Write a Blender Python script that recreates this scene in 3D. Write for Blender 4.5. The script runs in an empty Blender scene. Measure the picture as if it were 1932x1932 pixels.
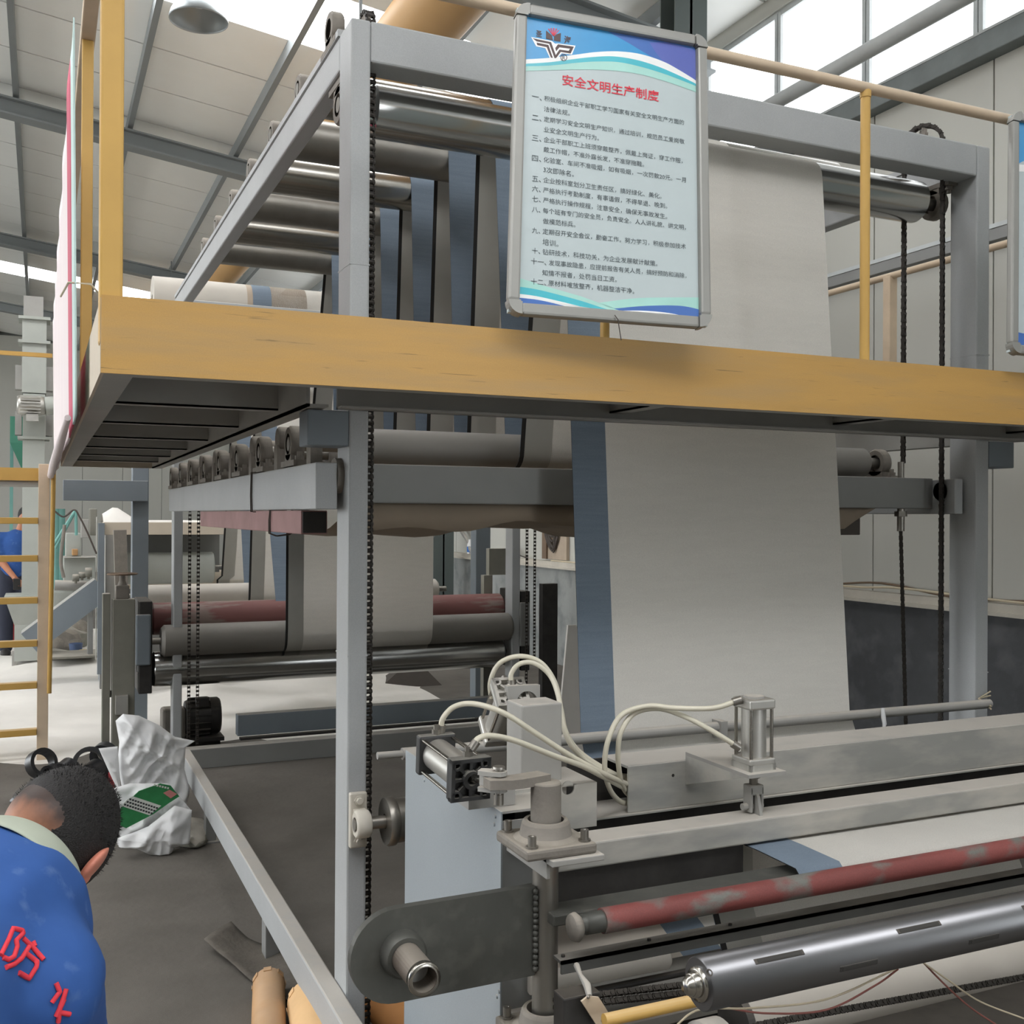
import bpy, bmesh, math, random
from mathutils import Vector, Matrix, noise
random.seed(7)
scene = bpy.context.scene
COL = scene.collection

# ------------------------------------------------------------------ camera
F_PX, IMG = 1979.4, 1932.0
YAW, PITCH, ROLL = (math.radians(a) for a in (24.184, .205, .308))
CAM_H = 1.55
def cam_basis():
    cy, sy, cp, sp, cr, sr = math.cos(YAW), math.sin(YAW), math.cos(PITCH), math.sin(PITCH), math.cos(ROLL), math.sin(ROLL)
    r, f, u = Vector((cy, -sy, 0)), Vector((sy*cp, cy*cp, sp)), Vector((-sy*sp, -cy*sp, cp))
    return r*cr + u*sr, u*cr - r*sr, f
RB, UB, FB = cam_basis()
cam_d = bpy.data.cameras.new('camera'); cam = bpy.data.objects.new('camera', cam_d); COL.objects.link(cam)
cam_d.sensor_width = 36; cam_d.lens = F_PX / IMG * 36; cam_d.clip_start = .02; cam_d.clip_end = 300
cam.matrix_world = Matrix.Translation((0, 0, CAM_H)) @ Matrix((RB, UB, -FB)).transposed().to_4x4()
scene.camera = cam

# ------------------------------------------------------------------ light and exposure
world = bpy.data.worlds.new('overcast_sky'); scene.world = world; world.use_nodes = True
bg = world.node_tree.nodes['Background']; bg.inputs[0].default_value = (.93, .97, 1, 1); bg.inputs[1].default_value = 8.0
SKYLIGHT = 11.5
WINDOW = 3.4
scene.view_settings.view_transform = 'Standard'; scene.view_settings.look = 'None'
scene.view_settings.exposure = -0.22; scene.view_settings.gamma = 1

# ------------------------------------------------------------------ measured points: a photo pixel on a known plane -> world point
def ray(px, py): return FB + RB*((px-966)/F_PX) - UB*((py-966)/F_PX)
def P(px, py, X=None, Y=None, Z=None, D=None):
    d = ray(px, py)
    t = X/d.x if X is not None else Y/d.y if Y is not None else (Z-CAM_H)/d.z if Z is not None else D
    return Vector((d.x*t, d.y*t, CAM_H + d.z*t))

# ------------------------------------------------------------------ mesh builder
V = Vector
def frame_of(d):
    d = V(d).normalized(); a = V((0, 0, 1)) if abs(d.z) < .9 else V((1, 0, 0))
    u = d.cross(a).normalized(); return u, d.cross(u).normalized(), d
class MB:
    def __init__(s): s.v, s.f, s.sm = [], [], []
    def add(s, vs, fs, smooth=False):
        b = len(s.v); s.v += [V(p) for p in vs]
        for f in fs: s.f.append([b+i for i in f]); s.sm.append(smooth)
        return s
    def box(s, x0, x1, y0, y1, z0, z1):
        x0, x1 = sorted((x0, x1)); y0, y1 = sorted((y0, y1)); z0, z1 = sorted((z0, z1))
        return s.add([(x0,y0,z0),(x1,y0,z0),(x1,y1,z0),(x0,y1,z0),(x0,y0,z1),(x1,y0,z1),(x1,y1,z1),(x0,y1,z1)],
                     [(0,3,2,1),(4,5,6,7),(0,1,5,4),(1,2,6,5),(2,3,7,6),(3,0,4,7)])
    def obox(s, c, u, v, w):          # oriented box: centre and three half-extent vectors
        c, u, v, w = V(c), V(u), V(v), V(w)
        pts = [c+a*u+b*v+d*w for d in (-1,1) for a, b in ((-1,-1),(1,-1),(1,1),(-1,1))]
        fs = [(0,3,2,1),(4,5,6,7),(0,1,5,4),(1,2,6,5),(2,3,7,6),(3,0,4,7)]
        if u.cross(v).dot(w) < 0: fs = [f[::-1] for f in fs]
        return s.add(pts, fs)
    def bar(s, a, b, w, h, up=(0,0,1)):   # rectangular bar from a to b
        a, b = V(a), V(b); d = (b-a); L = d.length; d.normalize()
        side = d.cross(V(up)).normalized(); upv = side.cross(d)
        return s.obox((a+b)/2, d*L/2, side*w/2, upv*h/2)
    def ring(s, c, u, v, r, n): return [V(c)+u*(r*math.cos(2*math.pi*i/n))+v*(r*math.sin(2*math.pi*i/n)) for i in range(n)]
    def lathe(s, a, d, prof, n=24, smooth=True, cap=True):   # prof: (distance along d, radius); sharp where a pair repeats
        a = V(a); u, v, d = frame_of(d)
        runs = [[prof[0]]]
        for p, q in zip(prof, prof[1:]):
            if p == q: runs.append([q])
            else: runs[-1].append(q)
        for run in runs:
            if len(run) < 2: continue
            vs, fs = [], []
            for t, r in run: vs += s.ring(a+d*t, u, v, max(r, 1e-5), n)
            for k in range(len(run)-1):
                for i in range(n):
                    j = (i+1) % n; fs.append((k*n+i, (k+1)*n+i, (k+1)*n+j, k*n+j))
            s.add(vs, fs, smooth)
        if cap:
            for (t, r), flip in ((prof[0], False), (prof[-1], True)):
                if r > 2e-5:
                    vs = s.ring(a+d*t, u, v, r, n); s.add(vs, [tuple(range(n))[::-1] if flip else tuple(range(n))])
        return s
    def cyl(s, a, b, r, n=16, r1=None, cap=True):
        a, b = V(a), V(b); return s.lathe(a, b-a, [(0, r), ((b-a).length, r if r1 is None else r1)], n, True, cap)
    def tube(s, a, b, ro, ri, n=24):      # hollow pipe
        a, b = V(a), V(b); L = (b-a).length
        return s.lathe(a, b-a, [(0,ri),(0,ro),(0,ro),(L,ro),(L,ro),(L,ri),(L,ri),(0,ri)], n, True, False)
    def sweep(s, pts, r, n=8, cap=True):
        pts = [V(p) for p in pts]; t0 = (pts[1]-pts[0]).normalized(); u, v, _ = frame_of(t0); vs, fs = [], []
        for k, p in enumerate(pts):
            t = (pts[min(k+1, len(pts)-1)]-pts[max(k-1, 0)]).normalized()
            u = (u - t*u.dot(t)).normalized(); v = t.cross(u)
            rr = r[k] if isinstance(r, (list, tuple)) else r
            vs += [p+u*(rr*math.cos(2*math.pi*i/n))+v*(rr*math.sin(2*math.pi*i/n)) for i in range(n)]
        for k in range(len(pts)-1):
            for i in range(n):
                j = (i+1) % n; fs.append((k*n+i, k*n+j, (k+1)*n+j, (k+1)*n+i))
        s.add(vs, fs, True)
        if cap:
            m = len(pts)-1
            s.add(vs[:n], [tuple(range(n))[::-1]]); s.add(vs[m*n:], [tuple(range(n))])
        return s
    def prism(s, poly, o, u, v, th):      # polygon in plane (o,u,v) pushed th along u x v
        o, u, v = V(o), V(u), V(v); w = u.cross(v).normalized()*th; n = len(poly)
        area = sum(poly[i][0]*poly[(i+1)%n][1]-poly[(i+1)%n][0]*poly[i][1] for i in range(n))
        if area < 0: poly = poly[::-1]
        a = [o+u*p+v*q for p, q in poly]; b = [p+w for p in a]
        s.add(a, [tuple(range(n))[::-1]]); s.add(b, [tuple(range(n))])
        s.add(a+b, [(i, (i+1)%n, n+(i+1)%n, n+i) for i in range(n)])
        return s
    def face(s, poly): return s.add(poly, [tuple(range(len(poly)))])
    def grid(s, rows, smooth=True):       # rows of points
        n = len(rows[0]); vs = [p for r in rows for p in r]
        return s.add(vs, [(k*n+i, k*n+i+1, (k+1)*n+i+1, (k+1)*n+i) for k in range(len(rows)-1) for i in range(n-1)], smooth)
    def build(s, name, mat, parent=None, bevel=0, label=None, kind=None):
        org = ORG.get(parent.name, V((0,0,0))) if parent else V((0,0,0))
        me = bpy.data.meshes.new(name); me.from_pydata([tuple(p-org) for p in s.v], [], s.f); me.update()
        me.polygons.foreach_set('use_smooth', s.sm)
        me.materials.append(M[mat] if isinstance(mat, str) else mat)
        o = bpy.data.objects.new(name, me); COL.objects.link(o)
        if parent: o.parent = parent; ORG[o.name] = org
        if bevel:
            m = o.modifiers.new('bevel', 'BEVEL'); m.width = bevel; m.segments = 2; m.limit_method = 'ANGLE'; m.angle_limit = .7
        if label: o['label'] = label
        if kind: o['kind'] = kind
        return o
ORG = {}
def thing(name, label, cat, loc=(0,0,0), group=None, kind=None):
    o = bpy.data.objects.new(name, None); COL.objects.link(o); o.location = loc; o.empty_display_size = .05
    ORG[o.name] = V(loc); o['label'] = label; o['category'] = cat
    if group: o['group'] = group
    if kind: o['kind'] = kind
    return o
def tag(o, label, cat=None, group=None, kind=None):
    o['label'] = label
    if cat: o['category'] = cat
    if group: o['group'] = group
    if kind: o['kind'] = kind
    return o
def struct(o, label=None):
    o['kind'] = 'structure'
    if label: o['label'] = label
    return o
def spline(pts, n=8):                   # Catmull-Rom through points
    pts = [V(p) for p in pts]; q = [pts[0]*2-pts[1]]+pts+[pts[-1]*2-pts[-2]]; out = []
    for i in range(1, len(q)-2):
        for k in range(n):
            t = k/n; a, b, c, d = q[i-1:i+3]
            out.append(.5*((2*b)+(c-a)*t+(2*a-5*b+4*c-d)*t*t+(3*b-a-3*c+d)*t**3))
    return out+[pts[-1]]
ORD = ['first','second','third','fourth','fifth','sixth','seventh','eighth','ninth','tenth','eleventh','twelfth']

# ------------------------------------------------------------------ materials
M = {}
def s2l(c):
    f = lambda x: x/12.92 if x <= .04045 else ((x+.055)/1.055)**2.4
    return tuple(f(v/255) for v in c)+(1,)
def mat(name, col, rough=.6, metal=0., var=.12, scale=3., stretch=(1,1,1), dust=0., dustcol=(196,188,176), bump=0., bscale=60., col2=None, mask=(.45,.6), spec=.5, fine=0., scratch=None):
    m = bpy.data.materials.new(name); m.use_nodes = True; nt = m.node_tree; N, L = nt.nodes, nt.links
    b = N['Principled BSDF']; b.inputs['Roughness'].default_value = rough; b.inputs['Metallic'].default_value = metal
    b.inputs['Specular IOR Level'].default_value = spec
    geo = N.new('ShaderNodeNewGeometry'); mp = N.new('ShaderNodeMapping'); mp.inputs['Scale'].default_value = stretch
    L.new(geo.outputs['Position'], mp.inputs['Vector'])
    nz = N.new('ShaderNodeTexNoise'); nz.inputs['Scale'].default_value = scale; nz.inputs['Detail'].default_value = 5; nz.inputs['Roughness'].default_value = .6
    L.new(mp.outputs[0], nz.inputs['Vector'])
    c = s2l(col); lo = tuple(x*(1-var) for x in c[:3])+(1,); hi = tuple(min(1, x*(1+var)) for x in c[:3])+(1,)
    cr = N.new('ShaderNodeValToRGB'); e = cr.color_ramp.elements
    e[0].position, e[1].position = .3, .7; e[0].color, e[1].color = lo, hi
    L.new(nz.outputs['Fac'], cr.inputs[0]); out = cr.outputs[0]
    def mix(a, colour, facsock):
        x = N.new('ShaderNodeMix'); x.data_type = 'RGBA'; L.new(facsock, x.inputs[0]); L.new(a, x.inputs[6]); x.inputs[7].default_value = colour; return x.outputs[2]
    if col2:                             # patches of a second colour
        n2 = N.new('ShaderNodeTexNoise'); n2.inputs['Scale'].default_value = scale*2.3; n2.inputs['Detail'].default_value = 6; L.new(mp.outputs[0], n2.inputs['Vector'])
        r2 = N.new('ShaderNodeMapRange'); r2.inputs[1].default_value, r2.inputs[2].default_value = mask; L.new(n2.outputs['Fac'], r2.inputs[0])
        out = mix(out, s2l(col2), r2.outputs[0])
    if fine:
        n3 = N.new('ShaderNodeTexNoise'); n3.inputs['Scale'].default_value = 350; L.new(geo.outputs['Position'], n3.inputs['Vector'])
        r3 = N.new('ShaderNodeMapRange'); r3.inputs[1].default_value, r3.inputs[2].default_value = .35, .65; r3.inputs[3].default_value, r3.inputs[4].default_value = 1-fine, 1+fine*.5
        L.new(n3.outputs['Fac'], r3.inputs[0]); x = N.new('ShaderNodeMix'); x.data_type = 'RGBA'; x.blend_type = 'MULTIPLY'; x.inputs[0].default_value = 1
        L.new(out, x.inputs[6]); L.new(r3.outputs[0], x.inputs[7]); out = x.outputs[2]
    if scratch:                          # long thin scuffs
        ms_ = N.new('ShaderNodeMapping'); ms_.inputs['Scale'].default_value = (2.2, 1, 60); L.new(geo.outputs['Position'], ms_.inputs['Vector'])
        ns = N.new('ShaderNodeTexNoise'); ns.inputs['Scale'].default_value = 2.6; ns.inputs['Detail'].default_value = 3; ns.inputs['Distortion'].default_value = .4; L.new(ms_.outputs[0], ns.inputs['Vector'])
        rs_ = N.new('ShaderNodeMapRange'); rs_.inputs[1].default_value, rs_.inputs[2].default_value = .665, .73; rs_.inputs[4].default_value = .75; L.new(ns.outputs['Fac'], rs_.inputs[0])
        out = mix(out, s2l(scratch), rs_.outputs[0])
    if dust:                             # settled powder on faces that look up
        sx = N.new('ShaderNodeSeparateXYZ'); L.new(geo.outputs['True Normal'], sx.inputs[0])
        r1 = N.new('ShaderNodeMapRange'); r1.inputs[1].default_value, r1.inputs[2].default_value = .35, .85; r1.inputs[4].default_value = dust; L.new(sx.outputs[2], r1.inputs[0])
        nd = N.new('ShaderNodeTexNoise'); nd.inputs['Scale'].default_value = 14; nd.inputs['Detail'].default_value = 4; L.new(geo.outputs['Position'], nd.inputs['Vector'])
        r4 = N.new('ShaderNodeMapRange'); r4.inputs[1].default_value, r4.inputs[2].default_value = .25, .5; r4.inputs[3].default_value = .55; L.new(nd.outputs['Fac'], r4.inputs[0])
        mu = N.new('ShaderNodeMath'); mu.operation = 'MULTIPLY'; L.new(r1.outputs[0], mu.inputs[0]); L.new(r4.outputs[0], mu.inputs[1])
        out = mix(out, s2l(dustcol), mu.outputs[0])
    L.new(out, b.inputs['Base Color'])
    if bump:
        nb = N.new('ShaderNodeTexNoise'); nb.inputs['Scale'].default_value = bscale; nb.inputs['Detail'].default_value = 4; L.new(mp.outputs[0], nb.inputs['Vector'])
        bm = N.new('ShaderNodeBump'); bm.inputs['Strength'].default_value = bump; bm.inputs['Distance'].default_value = .01; L.new(nb.outputs['Fac'], bm.inputs['Height']); L.new(bm.outputs[0], b.inputs['Normal'])
    M[name] = m; return m
def emit(name, col, strength):
    m = bpy.data.materials.new(name); m.use_nodes = True; nt = m.node_tree; nt.nodes.remove(nt.nodes['Principled BSDF'])
    e = nt.nodes.new('ShaderNodeEmission'); e.inputs[0].default_value = s2l(col); e.inputs[1].default_value = strength
    nt.links.new(e.outputs[0], nt.nodes['Material Output'].inputs[0]); M[name] = m; return m

DUST = (190, 182, 170)
mat('paint', (167,169,169), .55, 0, .07, 2.5, dust=.7, dustcol=DUST, fine=.05)
mat('paint_dark', (130,130,128), .55, 0, .08, 2.5, dust=.5, dustcol=DUST)
mat('paint_blue', (116,124,131), .55, 0, .08, 2.5, dust=.6, dustcol=DUST)
mat('panel_blue', (150,157,161), .5, 0, .06, 2.0, dust=.6, dustcol=DUST, fine=.05)
mat('underside', (158,157,152), .7, 0, .12, 2.)
mat('yellow', (190,148,80), .5, 0, .08, 5., stretch=(.25,1,2.2), col2=(182,146,90), mask=(.46,.70), fine=.04, scratch=(104,84,52))
mat('yellow_plain', (198,158,84), .45, 0, .07, 4., dust=.5, dustcol=(205,180,140))
mat('tan_paint', (205,184,158), .6, 0, .10, 5., dust=.4)
mat('cream_plate', (198,186,168), .8, 0, .08, 3.)
mat('chrome', (176,176,174), .2, 1., .04, 6., stretch=(.2,1,1))
mat('steel', (172,168,160), .24, 1., .08, 5., stretch=(.3,1,1))
mat('steel_dull', (146,142,135), .40, .85, .12, 6., dust=.35, dustcol=(150,142,130))
mat('air_steel', (124,124,126), .36, 1., .10, 7., stretch=(.25,1,1))
mat('iron_dusty', (128,122,114), .75, .2, .16, 12., dust=.75, dustcol=(160,152,140), bump=.15, bscale=90)
mat('iron_dark', (62,60,58), .6, .5, .2, 14., dust=.4, dustcol=(120,112,102))
mat('chain_iron', (58,54,50), .55, .6, .2, 30., dust=.3, dustcol=(110,104,96))
mat('plate_arm', (84,84,79), .5, .35, .12, 9., bump=.05, bscale=40, col2=(100,99,93), mask=(.5,.75))
mat('beam_dusty', (146,145,140), .6, 0, .10, 4., dust=.95, dustcol=(180,174,165), col2=(174,170,161), mask=(.40,.62), stretch=(.5,1,1.6))
mat('grey_light', (152,150,145), .7, 0, .08, 6., dust=.6)
mat('alu', (186,184,178), .38, .7, .06, 10., dust=.5)
mat('black_cast', (58,58,58), .5, .3, .15, 20., dust=.7, dustcol=(150,146,138))
mat('hose', (202,196,178), .35, 0, .06, 10.)
mat('web_white', (226,222,214), .75, 0, .025, 8., stretch=(1,1,6), fine=.05, spec=.2)
mat('web_blue', (136,150,165), .7, 0, .06, 14., stretch=(.4,1,7), fine=.06, spec=.2)
mat('web_back', (205,196,184), .8, 0, .03, 8., spec=.2)
mat('web_back_grey', (194,191,182), .8, 0, .03, 8., spec=.2)
mat('gap_black', (34,32,30), .8)
mat('roof_panel', (246,247,244), .6, 0, .03, .8)
mat('roof_joint', (120,116,108), .8)
mat('roof_steel', (134,139,140), .55, 0, .06, 1.)
mat('wall_panel', (180,179,171), .55, 0, .035, 1.2, stretch=(1,1,.3))
mat('wall_seam', (110,112,108), .8)
mat('window_frame', (186,190,190), .5)
mat('sill_dark', (112,118,118), .6, 0, .15, 4., dust=.3)
mat('yard', (196,192,184), .9, 0, .05, 1.)
mat('dark_wall', (120,120,116), .8)
mat('concrete', (100,95,88), .85, 0, .16, 1.1, col2=(84,79,72), mask=(.45,.75), bump=.25, bscale=25, fine=.12)
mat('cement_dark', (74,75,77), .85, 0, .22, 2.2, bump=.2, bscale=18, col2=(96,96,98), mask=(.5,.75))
mat('cement', (142,144,142), .85, 0, .14, 2., bump=.2, bscale=18, col2=(112,116,116), mask=(.48,.7))
mat('cap_stone', (186,180,168), .8, 0, .1, 6.)
mat('powder', (222,218,211), .95, 0, .05, 3., bump=.2, bscale=12)
mat('orange_duct', (190,150,98), .5, 0, .05, 2.)
mat('col_dark', (84,92,90), .6, 0, .06, 2.)
mat('frame_grey', (150,149,144), .45, .3, .05, 5.)
mat('rusty_pipe', (112,102,92), .6, .5, .2, 18., dust=.4)
mat('bar_grey', (104,104,101), .5, .4, .1, 8., dust=.5)
mat('sag_cloth', (142,128,112), .9, 0, .08, 5.)
mat('slot_dark', (66,64,61), .6, .5)
mat('roll_felt', (158,152,143), .8, 0, .05, 5.)
mat('pink_paint', (156,120,118), .75, 0, .14, 6., dust=.5)
mat('red_roll', (126,66,62), .6, 0, .2, 7., stretch=(.5,1,1), col2=(112,112,106), mask=(.50,.62), fine=.1)
mat('maroon_roll', (118,76,72), .7, 0, .12, 6., stretch=(.2,1,1), col2=(132,116,108), mask=(.52,.6))
mat('grey_roll', (130,126,120), .6, .2, .1, 5., stretch=(.4,1,1))
mat('pale_roll', (190,184,174), .7, 0, .06, 4.)
mat('green_roll', (166,169,162), .7, 0, .06, 4.)
mat('olive_metal', (128,126,116), .7, .1, .12, 5., dust=.6)
mat('cardboard', (176,136,92), .8, 0, .10, 9., dust=.2)
mat('cardboard_light', (210,172,124), .75, 0, .07, 9.)
mat('orange_card', (192,134,78), .75, 0, .07, 9.)
mat('scrap_felt', (92,86,78), .9, 0, .2, 12., bump=.3, bscale=60)
mat('sack', (226,226,226), .5, 0, .03, 6., spec=.4)
mat('sack_green', (40,124,70), .55, 0, .12, 30.)
mat('sack_print', (208,212,206), .6)
mat('ink', (52,56,58), .7)
mat('pink_ink', (196,128,124), .7)
mat('black_plastic', (36,36,38), .35, 0, .2, 20.)
mat('banner_cloth', (226,214,214), .7, 0, .04, 3., stretch=(1,6,.4))
mat('banner_red', (196,84,108), .7)
mat('banner_cyan', (190,212,208), .7)
mat('poster_base', (186,197,198), .35, 0, .02, 10.)
mat('poster_blue', (58,150,206), .3, 0, .05, 4.)
mat('poster_deep', (72,112,182), .3, 0, .04, 4.)
mat('poster_violet', (96,108,182), .3)
mat('poster_white', (240,240,238), .3)
mat('poster_teal', (78,186,200), .3)
mat('poster_pale', (168,214,204), .3)
mat('poster_red', (214,52,70), .4)
mat('poster_text', (74,84,88), .5)
mat('logo_brown', (74,52,50), .4)
mat('skin', (176,118,88), .5, 0, .08, 25., spec=.35)
mat('ear_skin', (196,124,104), .5, 0, .05, 25., spec=.35)
mat('hair', (26,23,22), .7, 0, .3, 120., bump=.6, bscale=400)
mat('shirt_blue', (52,86,146), .85, 0, .08, 9., col2=(92,118,168), mask=(.60,.80), spec=.2)
mat('collar_grey', (164,170,154), .9)
mat('shirt_red', (210,54,66), .8)
mat('trousers', (44,48,62), .9)
mat('shoe', (40,38,36), .7)
mat('bucket_blue', (70,88,124), .5)
mat('tub_yellow', (222,190,60), .5)
mat('green_hopper', (66,130,108), .6)
mat('teal_pipe', (110,160,152), .6)
mat('red_cloth', (170,60,66), .8)
mat('wire_brown', (112,92,74), .7)
mat('wire_pale', (200,186,160), .6)
mat('wire_red', (140,84,76), .6)
mat('cable_dark', (70,62,56), .7)
mat('board_brown', (172,156,138), .8, 0, .1, 5.)
mat('lamp_metal', (160,166,168), .4, .35, .05, 4.)
mat('lamp_inner', (196,202,202), .4, .3)
mat('paper_white', (224,220,214), .8, 0, .05, 6.)
mat('membrane_dark', (74,68,62), .8, 0, .1, 6.)
mat('bottle_white', (226,226,226), .4)
mat('bottle_blue', (60,120,200), .4)
for n_ in ('web_white', 'web_blue', 'web_back', 'web_back_grey'):      # thin felt lets some light through
    nt = M[n_].node_tree; pb = nt.nodes['Principled BSDF']; tr = nt.nodes.new('ShaderNodeBsdfTranslucent'); mx = nt.nodes.new('ShaderNodeMixShader')
    nt.links.new(pb.inputs['Base Color'].links[0].from_socket, tr.inputs[0]); mx.inputs[0].default_value = .34
    nt.links.new(pb.outputs[0], mx.inputs[1]); nt.links.new(tr.outputs[0], mx.inputs[2]); nt.links.new(mx.outputs[0], nt.nodes['Material Output'].inputs[0])
emit('skylight_pane', (252,253,255), SKYLIGHT)
emit('window_pane', (250,253,255), WINDOW)
# ================================================================== the hall
WX = 5.0                                  # inner face of the right wall
RP, EAVE, RIDGE = .13, 5.45, -7.0
def roof_z(x): return EAVE + RP*(WX-x) if x > RIDGE else EAVE + RP*(WX-RIDGE) - RP*(RIDGE-x)

fl = struct(MB().face([(-19,-16,0),(WX+.2,-16,0),(WX+.2,32,0),(-19,32,0)]).build('floor', 'concrete'), 'dusty grey concrete floor of the hall')
struct(MB().face([(-60,-30,-.005),(-19,-30,-.005),(-19,50,-.005),(-60,50,-.005)]).build('ground', 'yard'), 'pale yard added outside the open left side to bounce light in')  # unseen pale ground added to bounce sky light onto the roof
# powder spilt over the floor towards the far left
def powder_h(x, y):
    n = noise.noise(V((x*.9, y*.5, 3.1)))*.5 + noise.noise(V((x*2.3, y*1.3, 7.7)))*.25
    edge = min((y-6.6)/1.2, (x+3.6)/1.0, (3.25-x)/.5, (15.5-y)/1.5)
    h = .012*min(edge, 1) + .02*n*max(0, min(edge, 1)) - .004
    for cx, cy, r, a in ((.12, 11.7, .9, .16), (.75, 11.2, .6, .10), (1.3, 9.0, .75, .13), (2.4, 9.5, .9, .17), (1.9, 8.5, .5, .07), (-.9, 12.2, .8, .12)):
        d = math.hypot((x-cx), (y-cy))/r
        if d < 1: h += a*(1-d)**1.3*(1+.3*n)
    return h if edge > 0 else -.02
rows = [[V((-3.6+6.85*i/110, 6.4+9.2*k/130, powder_h(-3.6+6.85*i/110, 6.4+9.2*k/130))) for i in range(111)] for k in range(131)]
tag(MB().grid(rows).build('powder_spill', 'powder'), 'pale mineral powder heaped and trodden over the floor at the far left', 'powder', kind='stuff')

# right wall: plastered base, capping, sandwich panels, window band
wr = struct(MB().box(WX+.06, WX+.14, -6, 30, 1.0, EAVE).build('wall_right', 'wall_seam'), 'right wall of pale sandwich panels above a plastered base')
y = 3.43 - .95*9; k = 0
while y < 30:
    MB().box(WX, WX+.06, y+.004, y+.946, 1.06, 4.20).build('wall_panel', 'wall_panel', wr, .004); y += .95
wb = struct(MB().box(WX-.06, WX+.16, 6.6, 30, 0, 1.0).build('wall_right_base', 'cement'), 'grey plastered base of the right wall')
struct(MB().box(WX-.06, WX+.16, -6, 6.6, 0, 1.0).build('wall_right_dark', 'cement_dark'), 'dark grey near stretch of the right wall base')  # near stretch of the base in a darker cement colour
t1 = struct(MB().box(WX-.10, WX+.16, -6, 30, 1.0, 1.022).build('trim_1', 'cap_stone'), 'pale capping on top of the wall base')
MB().box(WX-.075, WX+.02, -6, 30, 1.022, 1.07).build('capping_course', 'cap_stone', t1)
t2 = struct(MB().box(WX-.10, WX+.02, -6, 30, 4.20, 4.33).build('trim_2', 'sill_dark', None, .006), 'dark steel sill under the window band')
MB().box(WX-.10, WX+.02, -6, 30, 4.33, 4.345).build('sill_lip', 'window_frame', t2)
t3 = struct(MB().box(WX-.07, WX, -6, 30, 3.13, 3.20).build('trim_3', 'paint_dark', None, .004), 'grey wall girt running along the right wall')
MB().box(WX-.075, WX, -6, 30, 3.20, 3.225).build('girt_lip', 'window_frame', t3)
win = struct(MB().box(WX+.0, WX+.05, -6, 30, 5.285, 5.33).build('window_1', 'window_frame'), 'band of bright windows high on the right wall')
MB().box(WX, WX+.05, -6, 30, 4.345, 4.375).build('window_rail', 'window_frame', win)
y = 4.49 - .92*11
while y < 29:
    MB().box(WX-.005, WX+.05, y-.035, y-.004, 4.345, 5.31).build('mullion', 'window_frame', win)
    MB().box(WX-.005, WX+.05, y+.004, y+.035, 4.345, 5.31).build('mullion', 'window_frame', win)
    MB().box(WX+.02, WX+.03, y+.035, y+.885, 4.375, 5.285).build('pane', 'window_pane', win)
    y += .92
struct(MB().box(WX-.02, WX+.14, -6, 30, 5.33, EAVE+.1).build('wall_right_top', 'wall_panel'), 'strip of wall above the window band')
struct(MB().cyl((4.7,-6,4.47), (4.7,30,4.47), .05, 20).build('trim_4', 'window_frame'), 'round steel strut passing in front of the windows')
# back wall
wk = struct(MB().box(-16, WX+.2, 30.06, 30.2, 0, 9).build('wall_back', 'wall_seam'), 'far end wall of pale panels')
x = -12
while x < WX:
    MB().box(x+.005, x+.995, 30, 30.06, 0, roof_z(x)-.1).build('wall_panel', 'wall_panel', wk); x += 1.0
wf = struct(MB().box(-19, WX+.2, -14.3, -14.2, 0, 8).build('wall_front_added', 'dark_wall'), 'added end wall behind the viewer that blocks low light')  # unseen wall added to cut low light from behind the camera
struct(MB().box(-19.2, -19, -14.3, 2.5, 0, 6).build('wall_left_added', 'wall_panel'), 'added left wall that blocks low light before the open side')  # unseen wall added so low sky light enters only farther back
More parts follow.
